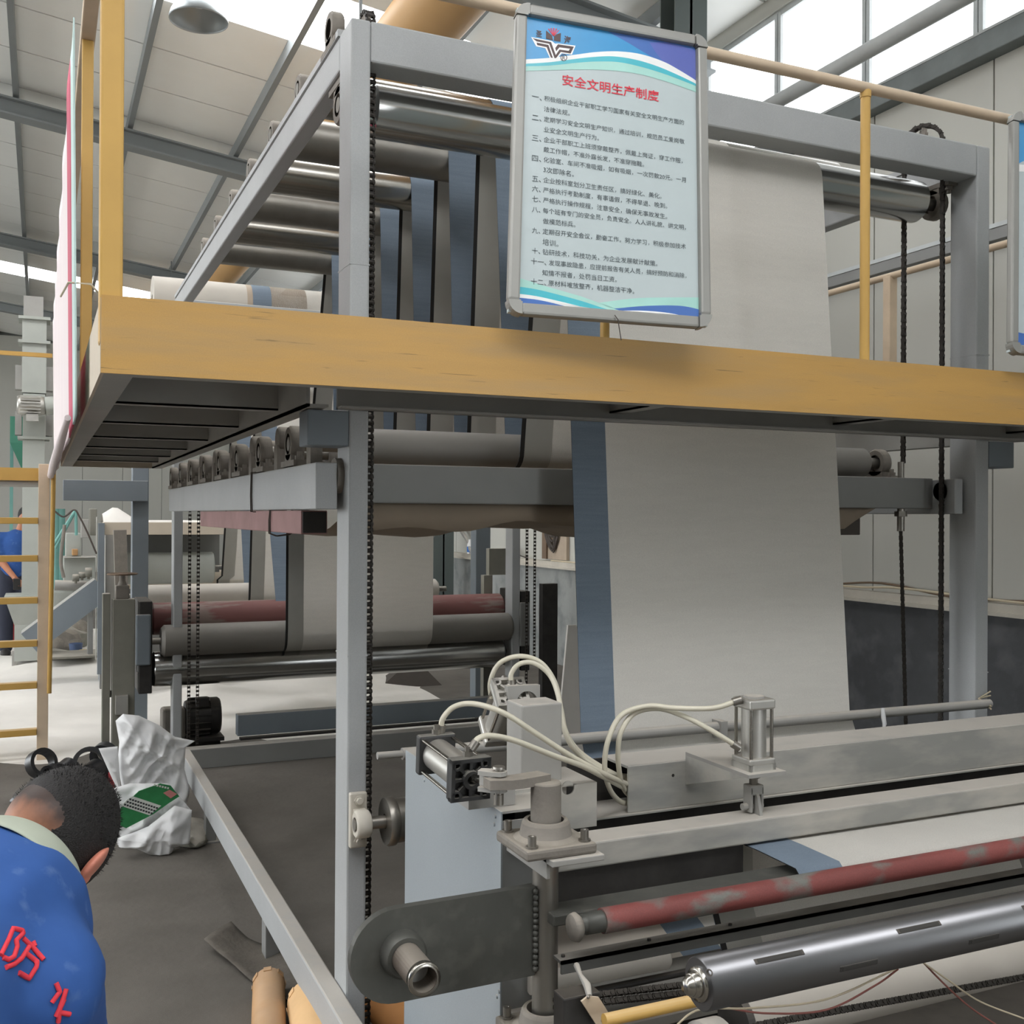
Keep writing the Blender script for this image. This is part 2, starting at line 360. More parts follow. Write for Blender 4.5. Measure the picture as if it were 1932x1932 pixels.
# roof: panels one metre wide between ridge and eave, translucent panes, some added out of view, let in daylight
ce = struct(MB().add([(RIDGE,-14,roof_z(RIDGE)+.10),(WX+.3,-14,roof_z(WX+.3)+.10),(WX+.3,30.2,roof_z(WX+.3)+.10),(RIDGE,30.2,roof_z(RIDGE)+.10)], [(0,3,2,1)]).build('ceiling', 'roof_joint'), 'pitched ceiling of pale roof panels')
SKYB = {-2, -1, 4, 8, 21}  # two are in view, the nearer ones unseen and placed for their light
L0 = WX+.2
for k in range(-14, 30):
    y0, y1 = k+.46, k+1.46
    sky = k in SKYB
    for side in (0, 1):
        xa, xb = (RIDGE, L0) if side == 0 else (-19.0, RIDGE)
        za, zb = roof_z(xa), roof_z(xb)
        g = .012 if not sky else .03
        m = MB().add([(xa,y0+g,za),(xb,y0+g,zb),(xb,y1-g,zb),(xa,y1-g,za),(xa,y0+g,za+.05),(xb,y0+g,zb+.05),(xb,y1-g,zb+.05),(xa,y1-g,za+.05)],
                     [(0,3,2,1),(4,5,6,7),(0,1,5,4),(1,2,6,5),(2,3,7,6),(3,0,4,7)])
        if sky:                         # translucent pane in the middle, plain panel at both ends
            cuts = [(xa, 'roof_panel'), (max(xa+.8, -17.5), 'skylight_pane'), (min(xb-.8, 4.22 if k == 8 else 2.6), 'roof_panel'), (xb, None)]  # most panes stop short to keep light off the right wall
            for (c0, mm_), (c1, _) in zip(cuts, cuts[1:]):
                f0, f1 = roof_z(c0), roof_z(c1)
                if side == 1: f0, f1 = za+(zb-za)*(c0-xa)/(xb-xa), za+(zb-za)*(c1-xa)/(xb-xa)
                o = MB().add([(c0,y0+g,f0),(c1,y0+g,f1),(c1,y1-g,f1),(c0,y1-g,f0),(c0,y0+g,f0+.05),(c1,y0+g,f1+.05),(c1,y1-g,f1+.05),(c0,y1-g,f0+.05)],
                     [(0,3,2,1),(4,5,6,7),(0,1,5,4),(1,2,6,5),(2,3,7,6),(3,0,4,7)]).build('skylight' if mm_ == 'skylight_pane' else 'roof_panel', mm_, ce)
                if mm_ == 'skylight_pane': o['label'] = 'bright translucent roof pane of the seen and added skylights'
        else: m.build('roof_panel', 'roof_panel', ce)
MB().add([(RIDGE,-14,roof_z(RIDGE)+.10),(RIDGE,30.2,roof_z(RIDGE)+.10),(-19,30.2,roof_z(-19)+.10),(-19,-14,roof_z(-19)+.10)], [(0,1,2,3)]).build('roof_back_slope', 'roof_joint', ce)
# purlins along the hall, rafters across it, one column
pur = struct(MB().box(2.04-.028, 2.04+.028, -14, 30, roof_z(2.04)-.13, roof_z(2.04)).build('trim_5', 'roof_steel'), 'grey steel purlins under the roof panels')
for i in range(-6, 4):
    x = 2.04 - 1.157*i
    if i == 0 or x > WX-.1: continue
    MB().box(x-.028, x+.028, -14, 30, roof_z(x)-.13, roof_z(x)).build('purlin', 'roof_steel', pur)
for i in range(1, 10):
    x = 2.04-1.157*6-1.157*i
    MB().box(x-.028, x+.028, -14, 30, roof_z(x)-.13, roof_z(x)).build('purlin', 'roof_steel', pur)
n = 6
for yr in (0.05, 6.98, 12.33, 18.5, 24.7, -6.2):
    m = MB()
    for xa, xb in ((RIDGE, 4.9), (-19, RIDGE)):
        za, zb = roof_z(xa), roof_z(xb)
        for (d0, d1, w0, w1) in ((-.17, -.19, 0, .2), (-.19, -.34, .07, .13), (-.34, -.36, 0, .2)):
            m.add([(xa,yr+w0,za+d1),(xb,yr+w0,zb+d1),(xb,yr+w1,zb+d1),(xa,yr+w1,za+d1),(xa,yr+w0,za+d0),(xb,yr+w0,zb+d0),(xb,yr+w1,zb+d0),(xa,yr+w1,za+d0)],
                  [(0,3,2,1),(4,5,6,7),(0,1,5,4),(1,2,6,5),(2,3,7,6),(3,0,4,7)])
    struct(m.build('trim_%d' % n, 'roof_steel'), 'grey I-section roof rafter'); n += 1
for yc, cx0 in ((6.3, 4.075), (12.35, 4.475), (18.5, 4.475), (24.7, 4.475), (.05, 4.475)):
    struct(MB().box(cx0, cx0+.27, yc, yc+.012, 0, 5.36).box(cx0, cx0+.27, yc+.188, yc+.2, 0, 5.36).box(cx0+.125, cx0+.145, yc, yc+.2, 0, 5.36).build('trim_%d' % n, 'col_dark'), 'dark steel column standing before the right wall'); n += 1
# round orange duct under the roof
du = thing('ventilation_duct', 'large round orange duct hanging under the roof behind the top beam', 'duct', (1.93, 7, 4.4))
MB().cyl((1.985,3.2,4.33), (1.985,24,4.70), .205, 36).build('pipe', 'orange_duct', du)
for yy in (6.98, 18.5, 23.5):
    z = 4.33+.37*(yy-3.2)/20.8
    MB().tube((1.985,yy,z), (1.985,yy+.05,z), .222, .2, 36).build('joint_ring', 'orange_duct', du)
    MB().box(1.975, 1.995, yy+.02, yy+.04, z+.2, roof_z(1.985)-.02).build('hanger', 'roof_steel', du)
# pendant lamp
lp = P(375, 26, D=8.5); zr = roof_z(lp.x)
la = thing('pendant_lamp', 'grey bell-shaped pendant lamp hanging from the roof at the top left', 'lamp', (lp.x, lp.y, lp.z))
MB().lathe((lp.x,lp.y,lp.z+.30), (0,0,-1), [(0,.05),(.05,.06),(.13,.11),(.22,.17),(.30,.215),(.345,.228),(.36,.228)], 40, cap=False).build('lamp_shade', 'lamp_metal', la).modifiers.new('solid', 'SOLIDIFY').thickness = .004
MB().lathe((lp.x,lp.y,lp.z+.46), (0,0,-1), [(0,.035),(.05,.055),(.05,.055),(.17,.055)], 20).build('lamp_housing', 'lamp_metal', la)
MB().cyl((lp.x,lp.y,lp.z+.45), (lp.x,lp.y,zr), .012, 8).build('rod', 'roof_steel', la)
MB().lathe((lp.x,lp.y,lp.z+.28), (0,0,-1), [(0,.02),(.05,.03),(.12,.06),(.17,.065),(.22,.045),(.24,.0)], 20).build('bulb', 'lamp_inner', la)
# things on the wall capping
def cable(name, pts, r, matn, label, cat='cable', n=6, seg=6, group=None, parent=None):
    o = MB().sweep(spline(pts, seg), r, n).build(name, matn, parent)
    if parent is None: tag(o, label, cat, group)
    return o
zc = 1.078
cable('wire', [(4.96,3.0,zc+.01),(4.95,3.9,zc+.02),(4.97,4.6,zc),(4.95,5.2,zc+.05),(4.97,5.8,zc+.01),(4.94,6.5,zc+.03),(4.96,8,zc)], .008, 'wire_brown', 'brown wire lying along the wall capping at the right', 'wire')
cable('wire', [(4.93,2.6,zc),(4.94,4.1,zc+.005),(4.93,5.0,zc+.03),(4.95,5.5,zc+.01),(4.93,7,zc),(4.95,10,zc)], .008, 'wire_pale', 'pale wire lying along the wall capping at the right', 'wire')
bb = P(1046, 1020, X=4.97)
pb = thing('cable_board', 'brown timber board on the right wall with a bundle of cable on it', 'board', (4.97, bb.y, 1.2))
MB().box(4.962, 4.996, P(1070,1020,X=4.97).y, P(1032,1020,X=4.97).y, 1.09, 2.3).build('board', 'board_brown', pb)
MB().box(4.94, 4.985, P(1032,1020,X=4.95).y, P(1024,1020,X=4.95).y, 1.09, 2.3).build('batten', 'wire_brown', pb)
cb = thing('cable_bundle', 'tangled dark cable bundle hanging on the brown wall board', 'cable', (4.95, bb.y, 1.3))
for q in range(9):
    a = random.uniform(-.08, .08); w = random.uniform(.08, .2); z0 = 1.22+random.uniform(-.06, .12)
    cable('cable', [(4.945,bb.y,2.1),(4.94,bb.y+a,1.7),(4.935,bb.y-w,1.45),(4.94,bb.y+a*.5,z0),(4.935,bb.y+w,1.42),(4.94,bb.y+a,1.66),(4.945,bb.y+.02,2.1)], .009, 'cable_dark', '', parent=cb, n=5)
# loop of hose, rag and bottle on the capping further along
ly = P(860, 1060, X=4.93).y
cable('hose_loop', [(4.92,ly-1.2,1.09),(4.92,ly-.6,1.09),(4.92,ly-.4,1.25),(4.93,ly+.1,1.42),(4.94,ly+.8,1.25),(4.93,ly+1.3,1.10)], .022, 'grey_light', 'pale hose looped on the wall capping beside a rag', 'hose')
def lump(name, c, rx, ry, rz, matn, label, cat, seed=0, amp=.35, freq=3., sub=3, group=None, flat=True):
    bm = bmesh.new(); bmesh.ops.create_icosphere(bm, subdivisions=sub, radius=1)
    for v in bm.verts:
        n_ = noise.noise(v.co*freq*.5+V((seed,0,0)))+.5*abs(noise.noise(v.co*freq+V((0,seed,0))))
        k = 1+amp*n_; v.co = V((v.co.x*rx*k, v.co.y*ry*k, v.co.z*rz*k))
        if flat: v.co.z = max(v.co.z, -rz*.45)
    if flat:
        for v in bm.verts: v.co.z += rz*.45
    me = bpy.data.meshes.new(name); bm.to_mesh(me); bm.free()
    for p in me.polygons: p.use_smooth = True
    me.materials.append(M[matn]); o = bpy.data.objects.new(name, me); COL.objects.link(o); o.location = c
    return tag(o, label, cat, group)
lump('rag', (4.93, ly+1.5, 1.068), .07, .35, .12, 'grey_light', 'crumpled pale rag on the wall capping beside a hose loop', 'rag', 3)
by = P(886, 1078, X=4.93).y
bo = thing('bottle', 'small white bottle with a blue label on the wall capping', 'bottle', (4.93, by, 1.07))
MB().lathe((4.93,by,1.07), (0,0,1), [(0,.035),(.12,.035),(.15,.016),(.18,.016)], 14).build('body', 'bottle_white', bo)
MB().lathe((4.93,by,1.09), (0,0,1), [(0,.037),(.07,.037)], 14, cap=False).build('label_band', 'bottle_blue', bo)
vy = P(960, 1085, X=4.93).y
vb = thing('wire_coil', 'loose coil of dark wire lying on the wall capping', 'wire', (4.93, vy, 1.07))
for q in range(3):
    cable('strand', [(4.93,vy-.5+.2*q,1.08),(4.92,vy-.2,1.12+.03*q),(4.94,vy+.1+.1*q,1.16-.03*q),(4.92,vy+.4,1.10),(4.93,vy+.7,1.08)], .008, 'cable_dark', '', parent=vb, n=5)
# ================================================================== accumulator: frame
FX0, FX1, GX0, GX1 = .77, .826, 3.125, 3.19      # left and right posts
FY, FD, FT = 2.81, .125, 2.92                     # front plane, post depth, top
RY = 6.95                                         # rear posts
fr = thing('accumulator_frame', 'tall blue-grey steel frame of the web accumulator with long top beams', 'machine frame', (2, 4.8, 0))
for (a, b, y0) in ((FX0,FX1,FY), (GX0,GX1,FY), (FX0,FX1,RY), (GX0,GX1,RY)):
    MB().box(a, b, y0, y0+FD, 0, FT-.0).build('post', 'paint', fr, .006)
    MB().box(a-.04, b+.04, y0-.03, y0+FD+.03, 0, .012).build('foot_plate', 'paint_dark', fr)
MB().box(FX1, GX0, FY, FY+.10, FT-.115, FT).build('front_beam', 'paint', fr, .006)
MB().box(FX1, GX0, RY, RY+.10, FT-.115, FT).build('rear_beam', 'paint', fr, .006)
for a, b in ((FX0, FX1), (GX0, GX1)):
    MB().box(a, b, FY+FD, RY, FT-.10, FT-.002).build('side_beam', 'paint', fr, .006)
    MB().box(a-.005, a+.012, FY+FD, RY, FT-.002, FT+.018).build('bearing_strip', 'paint', fr)
# weld seams on the posts
for (a, b, z) in ((FX0,FX1,2.24), (FX0,FX1,1.16), (GX0,GX1,2.15), (GX0,GX1,.98)):
    MB().box(a-.0006, b+.0006, FY-.0006, FY+FD+.0006, z, z+.004).build('weld_seam', 'paint', fr)
# brackets that carry the platform
for x0, x1 in ((.655, FX0), (GX1, 3.32)):
    MB().box(x0, x1, FY+.0, FY+.10, 1.738, 1.836).build('bracket', 'paint_blue', fr, .004)
# low beam on legs along the left side
MB().box(.716, .769, 2.45, 6.1, .13, .236).build('floor_beam', 'paint', fr, .005)
for y in (3.66, 5.1):
    MB().box(.718, .766, y, y+.07, 0, .13).build('beam_leg', 'paint_dark', fr, .003)
    MB().box(.70, .785, y-.02, y+.09, 0, .008).build('beam_foot', 'paint_dark', fr)
# pillow bearing used all over the machine (axis along x): housing, foot, bolts
def bearing(parent, c, s=1., foot=-1, thick=.038, matn='iron_dusty', flange=None):
    c = V(c); m = MB()
    m.lathe(c-V((thick/2*s,0,0)), (1,0,0), [(0,.030*s),(0,.047*s),(0,.047*s),(.006*s,.052*s),(thick*s-.006*s,.052*s),(thick*s,.047*s),(thick*s,.047*s),(thick*s,.030*s),(thick*s,.030*s),(thick*s*.55,.028*s),(thick*s*.55,.028*s),(thick*s*.55,.0)], 20, cap=False)
    m.lathe(c-V((thick/2*s,0,0)), (1,0,0), [(thick*s*.4,.0),(thick*s*.4,.03*s)], 20, cap=False)
    if flange is None:
        m.box(c.x-thick*.5*s, c.x+thick*.5*s, c.y-.04*s, c.y+.04*s, *sorted((c.z+foot*.03*s, c.z+foot*.062*s)))
        m.box(c.x-thick*.55*s, c.x+thick*.55*s, c.y-.085*s, c.y+.085*s, *sorted((c.z+foot*.048*s, c.z+foot*.064*s)))
        o = m.build('bearing_housing', matn, parent)
        for q in (-1, 1):
            MB().lathe((c.x, c.y+q*.066*s, c.z+foot*.048*s), (0,0,-foot), [(0,.014*s),(.012*s,.014*s),(.012*s,.014*s),(.012*s,.008*s),(.012*s,.008*s),(.024*s,.008*s)], 6, False).build('bolt', matn, parent)
    else: o = m.build('bearing_housing', matn, parent)
    return o
def roller(label, y, z, r, x0, x1, matn, group=None, bx=(None, None), foot=-1, bs=1., sr=.022, name='guide_roller', edge=.01, collar=True):
    t = thing(name, label, 'roller', (x0, y, z), group)
    L = x1-x0
    MB().lathe((x0,y,z), (1,0,0), [(0,sr),(0,r-edge),(0,r-edge),(edge,r),(edge,r),(L-edge,r),(L-edge,r),(L,r-edge),(L,r-edge),(L,sr)], 40, cap=False).build('barrel', matn, t)
    a = bx[0] if bx[0] is not None else x0-.06; b = bx[1] if bx[1] is not None else x1+.06
    MB().cyl((a-.02,y,z), (b+.02,y,z), sr, 14).build('shaft', 'steel_dull', t)
    for q in bx:
        if q is not None: bearing(t, (q, y, z), bs, foot)
    return t
RT = 2.985
TOPY = [2.99]+[3.53+.46*k for k in range(8)]
roller('bright chrome top roller nearest the front beam, carrying the white sheet', TOPY[0], 2.742, .077, .865, 3.02, 'chrome', 'top rollers of the accumulator', (.80, 3.10), 1, 1.1, edge=.018)
for k in range(1, 7):
    roller('%s steel top roller counted from the front chrome roller, on the side beams' % ORD[k], TOPY[k], RT, .079, .84, 3.08, 'steel' if k % 2 else 'steel_dull', 'top rollers of the accumulator', (.80, 3.155), -1)
# lift sprockets on the front corners
def sprocket(label, c, r=.06, axis=(0,1,0)):
    t = thing('lift_sprocket', label, 'sprocket', c)
    u, v, d = frame_of(axis); n = 14; poly = []
    for i in range(n*2):
        rr = r if i % 2 == 0 else r-.012; a = math.pi*i/n; poly.append((rr*math.cos(a), rr*math.sin(a)))
    MB().prism(poly, V(c)-d*.006, u, v, .012).build('toothed_disc', 'iron_dusty', t)
    MB().cyl(V(c)-d*.03, V(c)+d*.03, .022, 16).build('hub', 'iron_dusty', t)
    return t
spR = V((3.02, 2.97, 2.955))
sprocket('dusty chain sprocket on top of the front beam at the right post', spR, .062, (.86,-.5,0))
spL = V((.842, 2.93, 2.945))
sp2 = sprocket('dusty chain sprocket on top of the left front corner post', spL, .05, (1,0,0))
cornerb = thing('corner_bearing', 'dusty bearing housing at the front end of the left top beam', 'bearing', (.785, 3.03, 2.92))
bearing(cornerb, (.785, 3.05, 2.985), 1.0)

# ================================================================== carriage with the lower rollers
CZ0, CZ1 = 1.585, 1.70
cg = thing('roller_carriage', 'hanging carriage of grey beams that carries the lower rollers', 'machine frame', (2, 4.5, CZ0))
MB().box(.752, 3.075, 2.965, 3.03, CZ0, CZ1).build('front_beam', 'paint_dark', cg, .004)
MB().box(.752, 3.075, 6.42, 6.48, CZ0, CZ1).build('rear_beam', 'paint_dark', cg, .004)
for x0, x1 in ((.69, .752), (3.075, 3.115)):
    MB().box(x0, x1, 2.86, 6.48, CZ0-.02, CZ1-.005).build('side_beam', 'paint', cg, .004)
MB().lathe((.752,2.90,1.66), (1,0,0), [(0,.05),(.02,.05)], 24).build('guide_wheel', 'iron_dusty', cg)
MB().cyl((3.075,2.93,1.65), (3.125,2.93,1.65), .035, 16).build('guide_wheel', 'iron_dark', cg)
for x in (3.0,):
    MB().cyl((2.945,2.995,1.70), (2.945,2.995,1.76), .012, 10).build('chain_rod', 'steel_dull', cg)
    MB().cyl((2.945,2.995,1.50), (2.945,2.995,1.585), .014, 10).build('chain_rod', 'steel_dull', cg)
    MB().lathe((2.945,2.995,1.575), (0,0,-1), [(0,.024),(.02,.024)], 6, False).build('nut', 'steel_dull', cg)
LOWY = [3.27]+[3.76+.46*k for k in range(7)]
for k in range(8):
    roller('%s grey lower roller counted from the front, on the hanging carriage' % ORD[k], LOWY[k], 1.77, .058, .95, 3.02, 'grey_roll', 'lower rollers of the accumulator', (.722, 3.095), -1, 1.1, edge=.014)
# dusty double bearings along the left carriage beam
for k, y in enumerate([3.03, 3.5, 3.97, 4.43, 4.9, 5.35, 5.8, 6.2]):
    t = thing('idler_bearing', '%s dusty idler stub from the front on the left carriage beam' % ORD[k], 'bearing', (.74, y, 1.7), 'idler stubs on the left carriage beam')
    MB().lathe((.715,y,1.80), (1,0,0), [(0,.0),(0,.036),(0,.036),(.005,.042),(.05,.042),(.05,.042),(.05,.028),(.05,.028),(.14,.028)], 20).build('drum', 'iron_dusty', t)
    MB().box(.71, .745, y-.025, y+.025, 1.695, 1.78).build('stand', 'iron_dusty', t)
# pink box beam slung below, with tie wire
pk = thing('pink_box_beam', 'faded pink box beam wired under the left carriage beam', 'beam', (.72, 4, 1.47))
MB().box(.70, .78, 3.08, 5.22, 1.492, 1.563).build('beam', 'pink_paint', pk, .004)
MB().box(.705, .775, 3.074, 3.08, 1.496, 1.558).build('end_cap', 'iron_dark', pk)
for y, pts in ((3.79, [(.76,1.70),(.72,1.702),(.686,1.70),(.685,1.62),(.687,1.56),(.72,1.556),(.76,1.562)]), (3.51, [(.75,1.565),(.697,1.565),(.695,1.53),(.696,1.487),(.72,1.478),(.76,1.483),(.785,1.50)])):
    for q in (0, .012):
        MB().sweep([(a, y+q*(1+i*.3), b) for i, (a, b) in enumerate(pts)], .0024, 6).build('tie_wire', 'cable_dark', pk)
dk = thing('dark_box_beam', 'dark box beam end showing under the carriage right of the sheet', 'beam', (2.8, 3.5, 1.5))
MB().box(2.68, 2.80, 3.05, 5.5, 1.485, 1.60).build('beam', 'membrane_dark', dk, .003)
# sagging felt sheet under the carriage beam
rows = []
for j in range(7):
    yy = 2.99+.02+j*.12
    rows.append([V((.80+2.02*i/40, yy, 1.583-(.085+.02*math.sin(i*.35)+.012*math.sin(i*.9+1))*math.sin(math.pi*min(1, (j+1.2)/4.0)*.5)*(1 if i < 37 else (40-i)/3))) for i in range(41)])
sagm = MB().grid(rows)
fm = MB().grid([[p.copy() for p in rows[0]], [V((p.x, p.y-.01, q.z)) for p, q in zip(rows[0], rows[2])]])
sg = thing('dust_sheet', 'brownish sagging sheet slung below the carriage front beam', 'sheet', (1.8, 3.1, 1.5))
MB().grid(rows).build('sling', 'sag_cloth', sg)
apr = [[V((.80+2.02*i/40, 2.995, 1.586)) for i in range(41)], [V((.80+2.02*i/40, 2.99, 1.586-(.07+.012*math.sin(i*.35)+.010*math.sin(i*.9+1))*(1 if i < 37 else (40-i)/3))) for i in range(41)]]
o = MB().grid(apr).build('front_edge', 'sag_cloth', sg); md = o.modifiers.new('solid', 'SOLIDIFY'); md.thickness = .003

# ================================================================== the web (felt with a blue edge stripe)
XL, XR = 1.47, 2.495
def arc(cy, cz, r, a0, a1, n=10):
    return [(cy+r*math.cos(math.radians(a0+(a1-a0)*i/n)), cz+r*math.sin(math.radians(a0+(a1-a0)*i/n))) for i in range(n+1)]
# path in (y, z) from the exit end at the front, up the front span, through the accumulator and down at the rear
path = [(1.772,.775), (1.776,.79), (1.79,.802), (1.92,.803), (2.03,.80), (2.075,.785), (2.095,.75), (2.09,.60), (2.055,.53)]
path += arc(2.10, .46, .047, 175, 300, 10)
path += [(2.225,.452), (2.35,.50), (2.55,.60), (2.66,.66), (2.694,.70), (2.70,.73), (2.72,.80), (2.765,.90)]
rr = .0785
path += arc(TOPY[0], 2.742, rr, 180, 0)
for k in range(6):
    path += arc(LOWY[k], 1.77, .0595, 180, 360)
    path += arc(TOPY[k+1], RT, .0805, 180, 0)
path += [(6.30,1.85), (6.89,1.50), (6.89,.80)] + arc(7.0, .742, .103, 190, 330, 8)
path += arc(7.98, 2.45, .08, 180, 0) + arc(8.33, .93, .09, 180, 360) + arc(9.0, 2.45, .08, 180, 0) + [(9.6,1.0)] + arc(9.95, .95, .09, 180, 290)
def web_strip(x0, x1, off):
    m = MB(); n = len(path); rows = []
    for i, (y, z) in enumerate(path):
        a, b = path[max(i-1, 0)], path[min(i+1, n-1)]
        ty, tz = b[0]-a[0], b[1]-a[1]; l = math.hypot(ty, tz) or 1
        ny, nz = -tz/l, ty/l                     # left of travel = printed side
        rows.append([V((x0, y+ny*off, z+nz*off)), V((x1, y+ny*off, z+nz*off))])
    m.grid(rows, True)
    return m
wb_ = thing('felt_web', 'long white felt web with a blue edge stripe running over all the rollers', 'fabric web', (2, 4, .4))
BL = .118
web_strip(XL, XL+BL, .001).build('blue_stripe', 'web_blue', wb_, label='blue stripe along the left edge')
web_strip(XL+BL, XR, .0).build('white_face', 'web_white', wb_)
web_strip(XL, XL+.016, -.001).build('shade_line', 'gap_black', wb_, label='thin black line painted for the shadow gap between the spans')  # shadow gap between the spans painted as a black strip
web_strip(XL+.016, XL+BL, -.001).build('reverse_stripe', 'web_back_grey', wb_)
for o in list(wb_.children):                      # subtle shading breaks at the spans
    pass

# ================================================================== chains
PITCH_L = .01905
def link_mesh(kind, p=PITCH_L):
    # one chain link along +z: two side plates and a roller; kind 0 inner, 1 outer
    q_ = p/PITCH_L*(1.08 if p < .02 else .82); m = MB(); w = (.0085 if kind == 0 else .0115)*q_; h = .0085*q_
    for s_ in (-1, 1):
        poly = [(-h*.8, -h*.7), (0, -h), (h*.8, -h*.7), (h*.62, p*.5), (h*.8, p+h*.7), (0, p+h), (-h*.8, p+h*.7), (-h*.62, p*.5)]
        m.prism(poly, V((0, 0, 0))+V((s_*w-.001, 0, 0)), V((0,1,0)), V((0,0,1)), .002)
    for z in (0, p):
        m.cyl((-w-.003,0,z), (w+.003,0,z), (.0045 if kind else .0062)*q_, 8)
    return m
LINKS = []
def link_data(kind, p):
    m = link_mesh(kind, p); me = bpy.data.meshes.new('link'); me.from_pydata([tuple(v) for v in m.v], [], m.f); me.materials.append(M['chain_iron']); return me
def chain(label, pts, wdir, name='lift_chain', p=PITCH_L, single=False, group=None, scale=1.):
    pts = [V(q) for q in pts]; L = [0]
    for a, b in zip(pts, pts[1:]): L.append(L[-1]+(b-a).length)
    def at(s):
        for i in range(len(pts)-1):
            if s <= L[i+1]: t = (s-L[i])/max(1e-9, L[i+1]-L[i]); return pts[i].lerp(pts[i+1], t)
        return pts[-1]
    n = int(L[-1]/p); wdir = V(wdir).normalized()
    root = thing(name, label, 'chain', pts[0], group) if not single else None
    allm = MB()
    for i in range(n):
        a, b = at(i*p), at((i+1)*p); d = (b-a).normalized(); w = (wdir-d*wdir.dot(d)).normalized(); e = d.cross(w)
        R = Matrix((w, e, d)).transposed()
        if not single:
            o = bpy.data.objects.new('link', LINKME[(i % 2, p)]); COL.objects.link(o); o.parent = root
            o.matrix_local = Matrix.Translation(a-pts[0]) @ R.to_4x4() @ Matrix.Scale(1, 4)
        else:
            src = LINKSRC[(i % 2, p)]
            allm.add([a+R@V((q.x*.62, q.y*.62, q.z)) for q in src.v], src.f)
    if single: return tag(allm.build(name, 'chain_iron'), label, 'chain', group)
    return root
LINKME, LINKSRC = {}, {}
for p in (PITCH_L, .0254):
    for k in (0, 1): LINKME[(k, p)] = link_data(k, p); LINKSRC[(k, p)] = link_mesh(k, p)
def circ(c, r, u, v, a0, a1, n=12): return [V(c)+V(u)*(r*math.cos(math.radians(a0+(a1-a0)*i/n)))+V(v)*(r*math.sin(math.radians(a0+(a1-a0)*i/n))) for i in range(n+1)]
# right front: one run down each side of the sprocket
dirR = V((.5, -.86, 0)); a_, b_ = V((2.985, 3.025, 0)), V((3.055, 2.905, 0))
cu = (b_-a_).normalized(); hr = (b_-a_).length/2; cc = (a_+b_)/2+V((0,0,2.955))
chain('oily lift chain looped over the sprocket at the right front post, upper run', [V((a_.x, a_.y, 1.765))] + circ(cc, hr, cu, (0,0,1), 180, 0, 16) + [V((b_.x, b_.y, .25))], cu.cross(V((0,0,1))), p=.0254)
chain('oily lift chain hanging below the carriage at the right front post', [V((2.945,2.995,1.50)), V((2.99,2.99,.25))], (-.68,-.73,0), p=.0254)
chain('dark lift chain running down the back edge of the left front post', [V((.847,2.885,.02)), V((.847,2.885,2.94))] + circ((.847,2.93,2.95), .045, (0,-1,0), (0,0,1), 10, 150, 8), (1,0,0))
for lab, x, y, z0, z1 in (('left of the pair of far chains beside the rear left post', .843, 6.75, .12, 1.58), ('right of the pair of far chains beside the rear left post', .895, 6.75, .12, 1.58),
                        ('left of the two far chains on the rear right post', 3.135, 6.72, .2, 1.58), ('right of the two far chains on the rear right post', 3.225, 6.78, .5, 2.0)):
    chain(lab, [V((x,y,z0)), V((x,y,z1))], (1,0,0), p=.0254, single=True)

# ================================================================== platform
PY, PZ0, PZ1, PX0 = 2.30, 1.838, 1.998, .11
PXR = 4.06
pf = thing('platform', 'steel walkway platform with a broad yellow front fascia around the accumulator', 'platform', (1, 3, PZ0))
MB().box(PX0, PXR, PY, PY+.006, PZ0, PZ1).build('front_fascia', 'yellow', pf)
MB().box(PX0-.001, PX0+.006, PY+.006, 7.0, PZ0+.0, PZ1-.005).build('side_fascia', 'cream_plate', pf)
MB().box(PX0+.006, PXR, PY+.006, 2.76, PZ1-.035, PZ1-.028).build('deck_plate', 'underside', pf)
MB().box(PX0+.006, .68, 2.76, 7.0, PZ1-.035, PZ1-.028).build('deck_plate', 'underside', pf)
MB().box(3.36, PXR, 2.76, 7.0, PZ1-.035, PZ1-.028).build('deck_plate', 'underside', pf)
MB().box(PX0+.006, PXR, PY+.006, PY+.05, PZ0, PZ0+.008).build('fascia_flange', 'underside', pf)
MB().box(PX0+.006, PX0+.065, PY+.05, 7.0, PZ0, PZ0+.008).build('side_flange', 'underside', pf)
MB().box(.72, 3.35, 2.745, 2.755, PZ0-.006, PZ1-.03).box(.72, 3.35, 2.70, 2.755, PZ0-.006, PZ0).build('rear_channel', 'underside', pf)
MB().box(.640, .650, 2.76, 7.0, PZ0, PZ1-.03).box(.640, .70, 2.76, 7.0, PZ0, PZ0+.007).build('inner_channel', 'underside', pf)
MB().box(3.355, 3.365, 2.76, 7.0, PZ0, PZ1-.03).box(3.31, 3.365, 2.76, 7.0, PZ0, PZ0+.007).build('inner_channel', 'underside', pf)
for y in (2.42, 3.12, 3.80, 4.55, 5.25, 5.95, 6.6):
    MB().box(PX0+.01, .640, y, y+.006, PZ0+.02, PZ1-.035).box(PX0+.01, .640, y, y+.05, PZ0+.02, PZ0+.026).build('joist', 'underside', pf)
for x in (1.55, 2.4, 3.2):
    MB().box(x, x+.006, PY+.01, 2.745, PZ0+.02, PZ1-.035).box(x, x+.05, PY+.01, 2.745, PZ0+.02, PZ0+.026).build('joist', 'underside', pf)
MB().box(PX0+.03, .70, 7.92, 8.0, 1.64, 1.785).build('end_beam', 'paint_blue', pf, .004)
MB().box(PX0, .72, 6.99, 7.0, PZ0-.0, PZ1).build('end_fascia', 'cream_plate', pf)
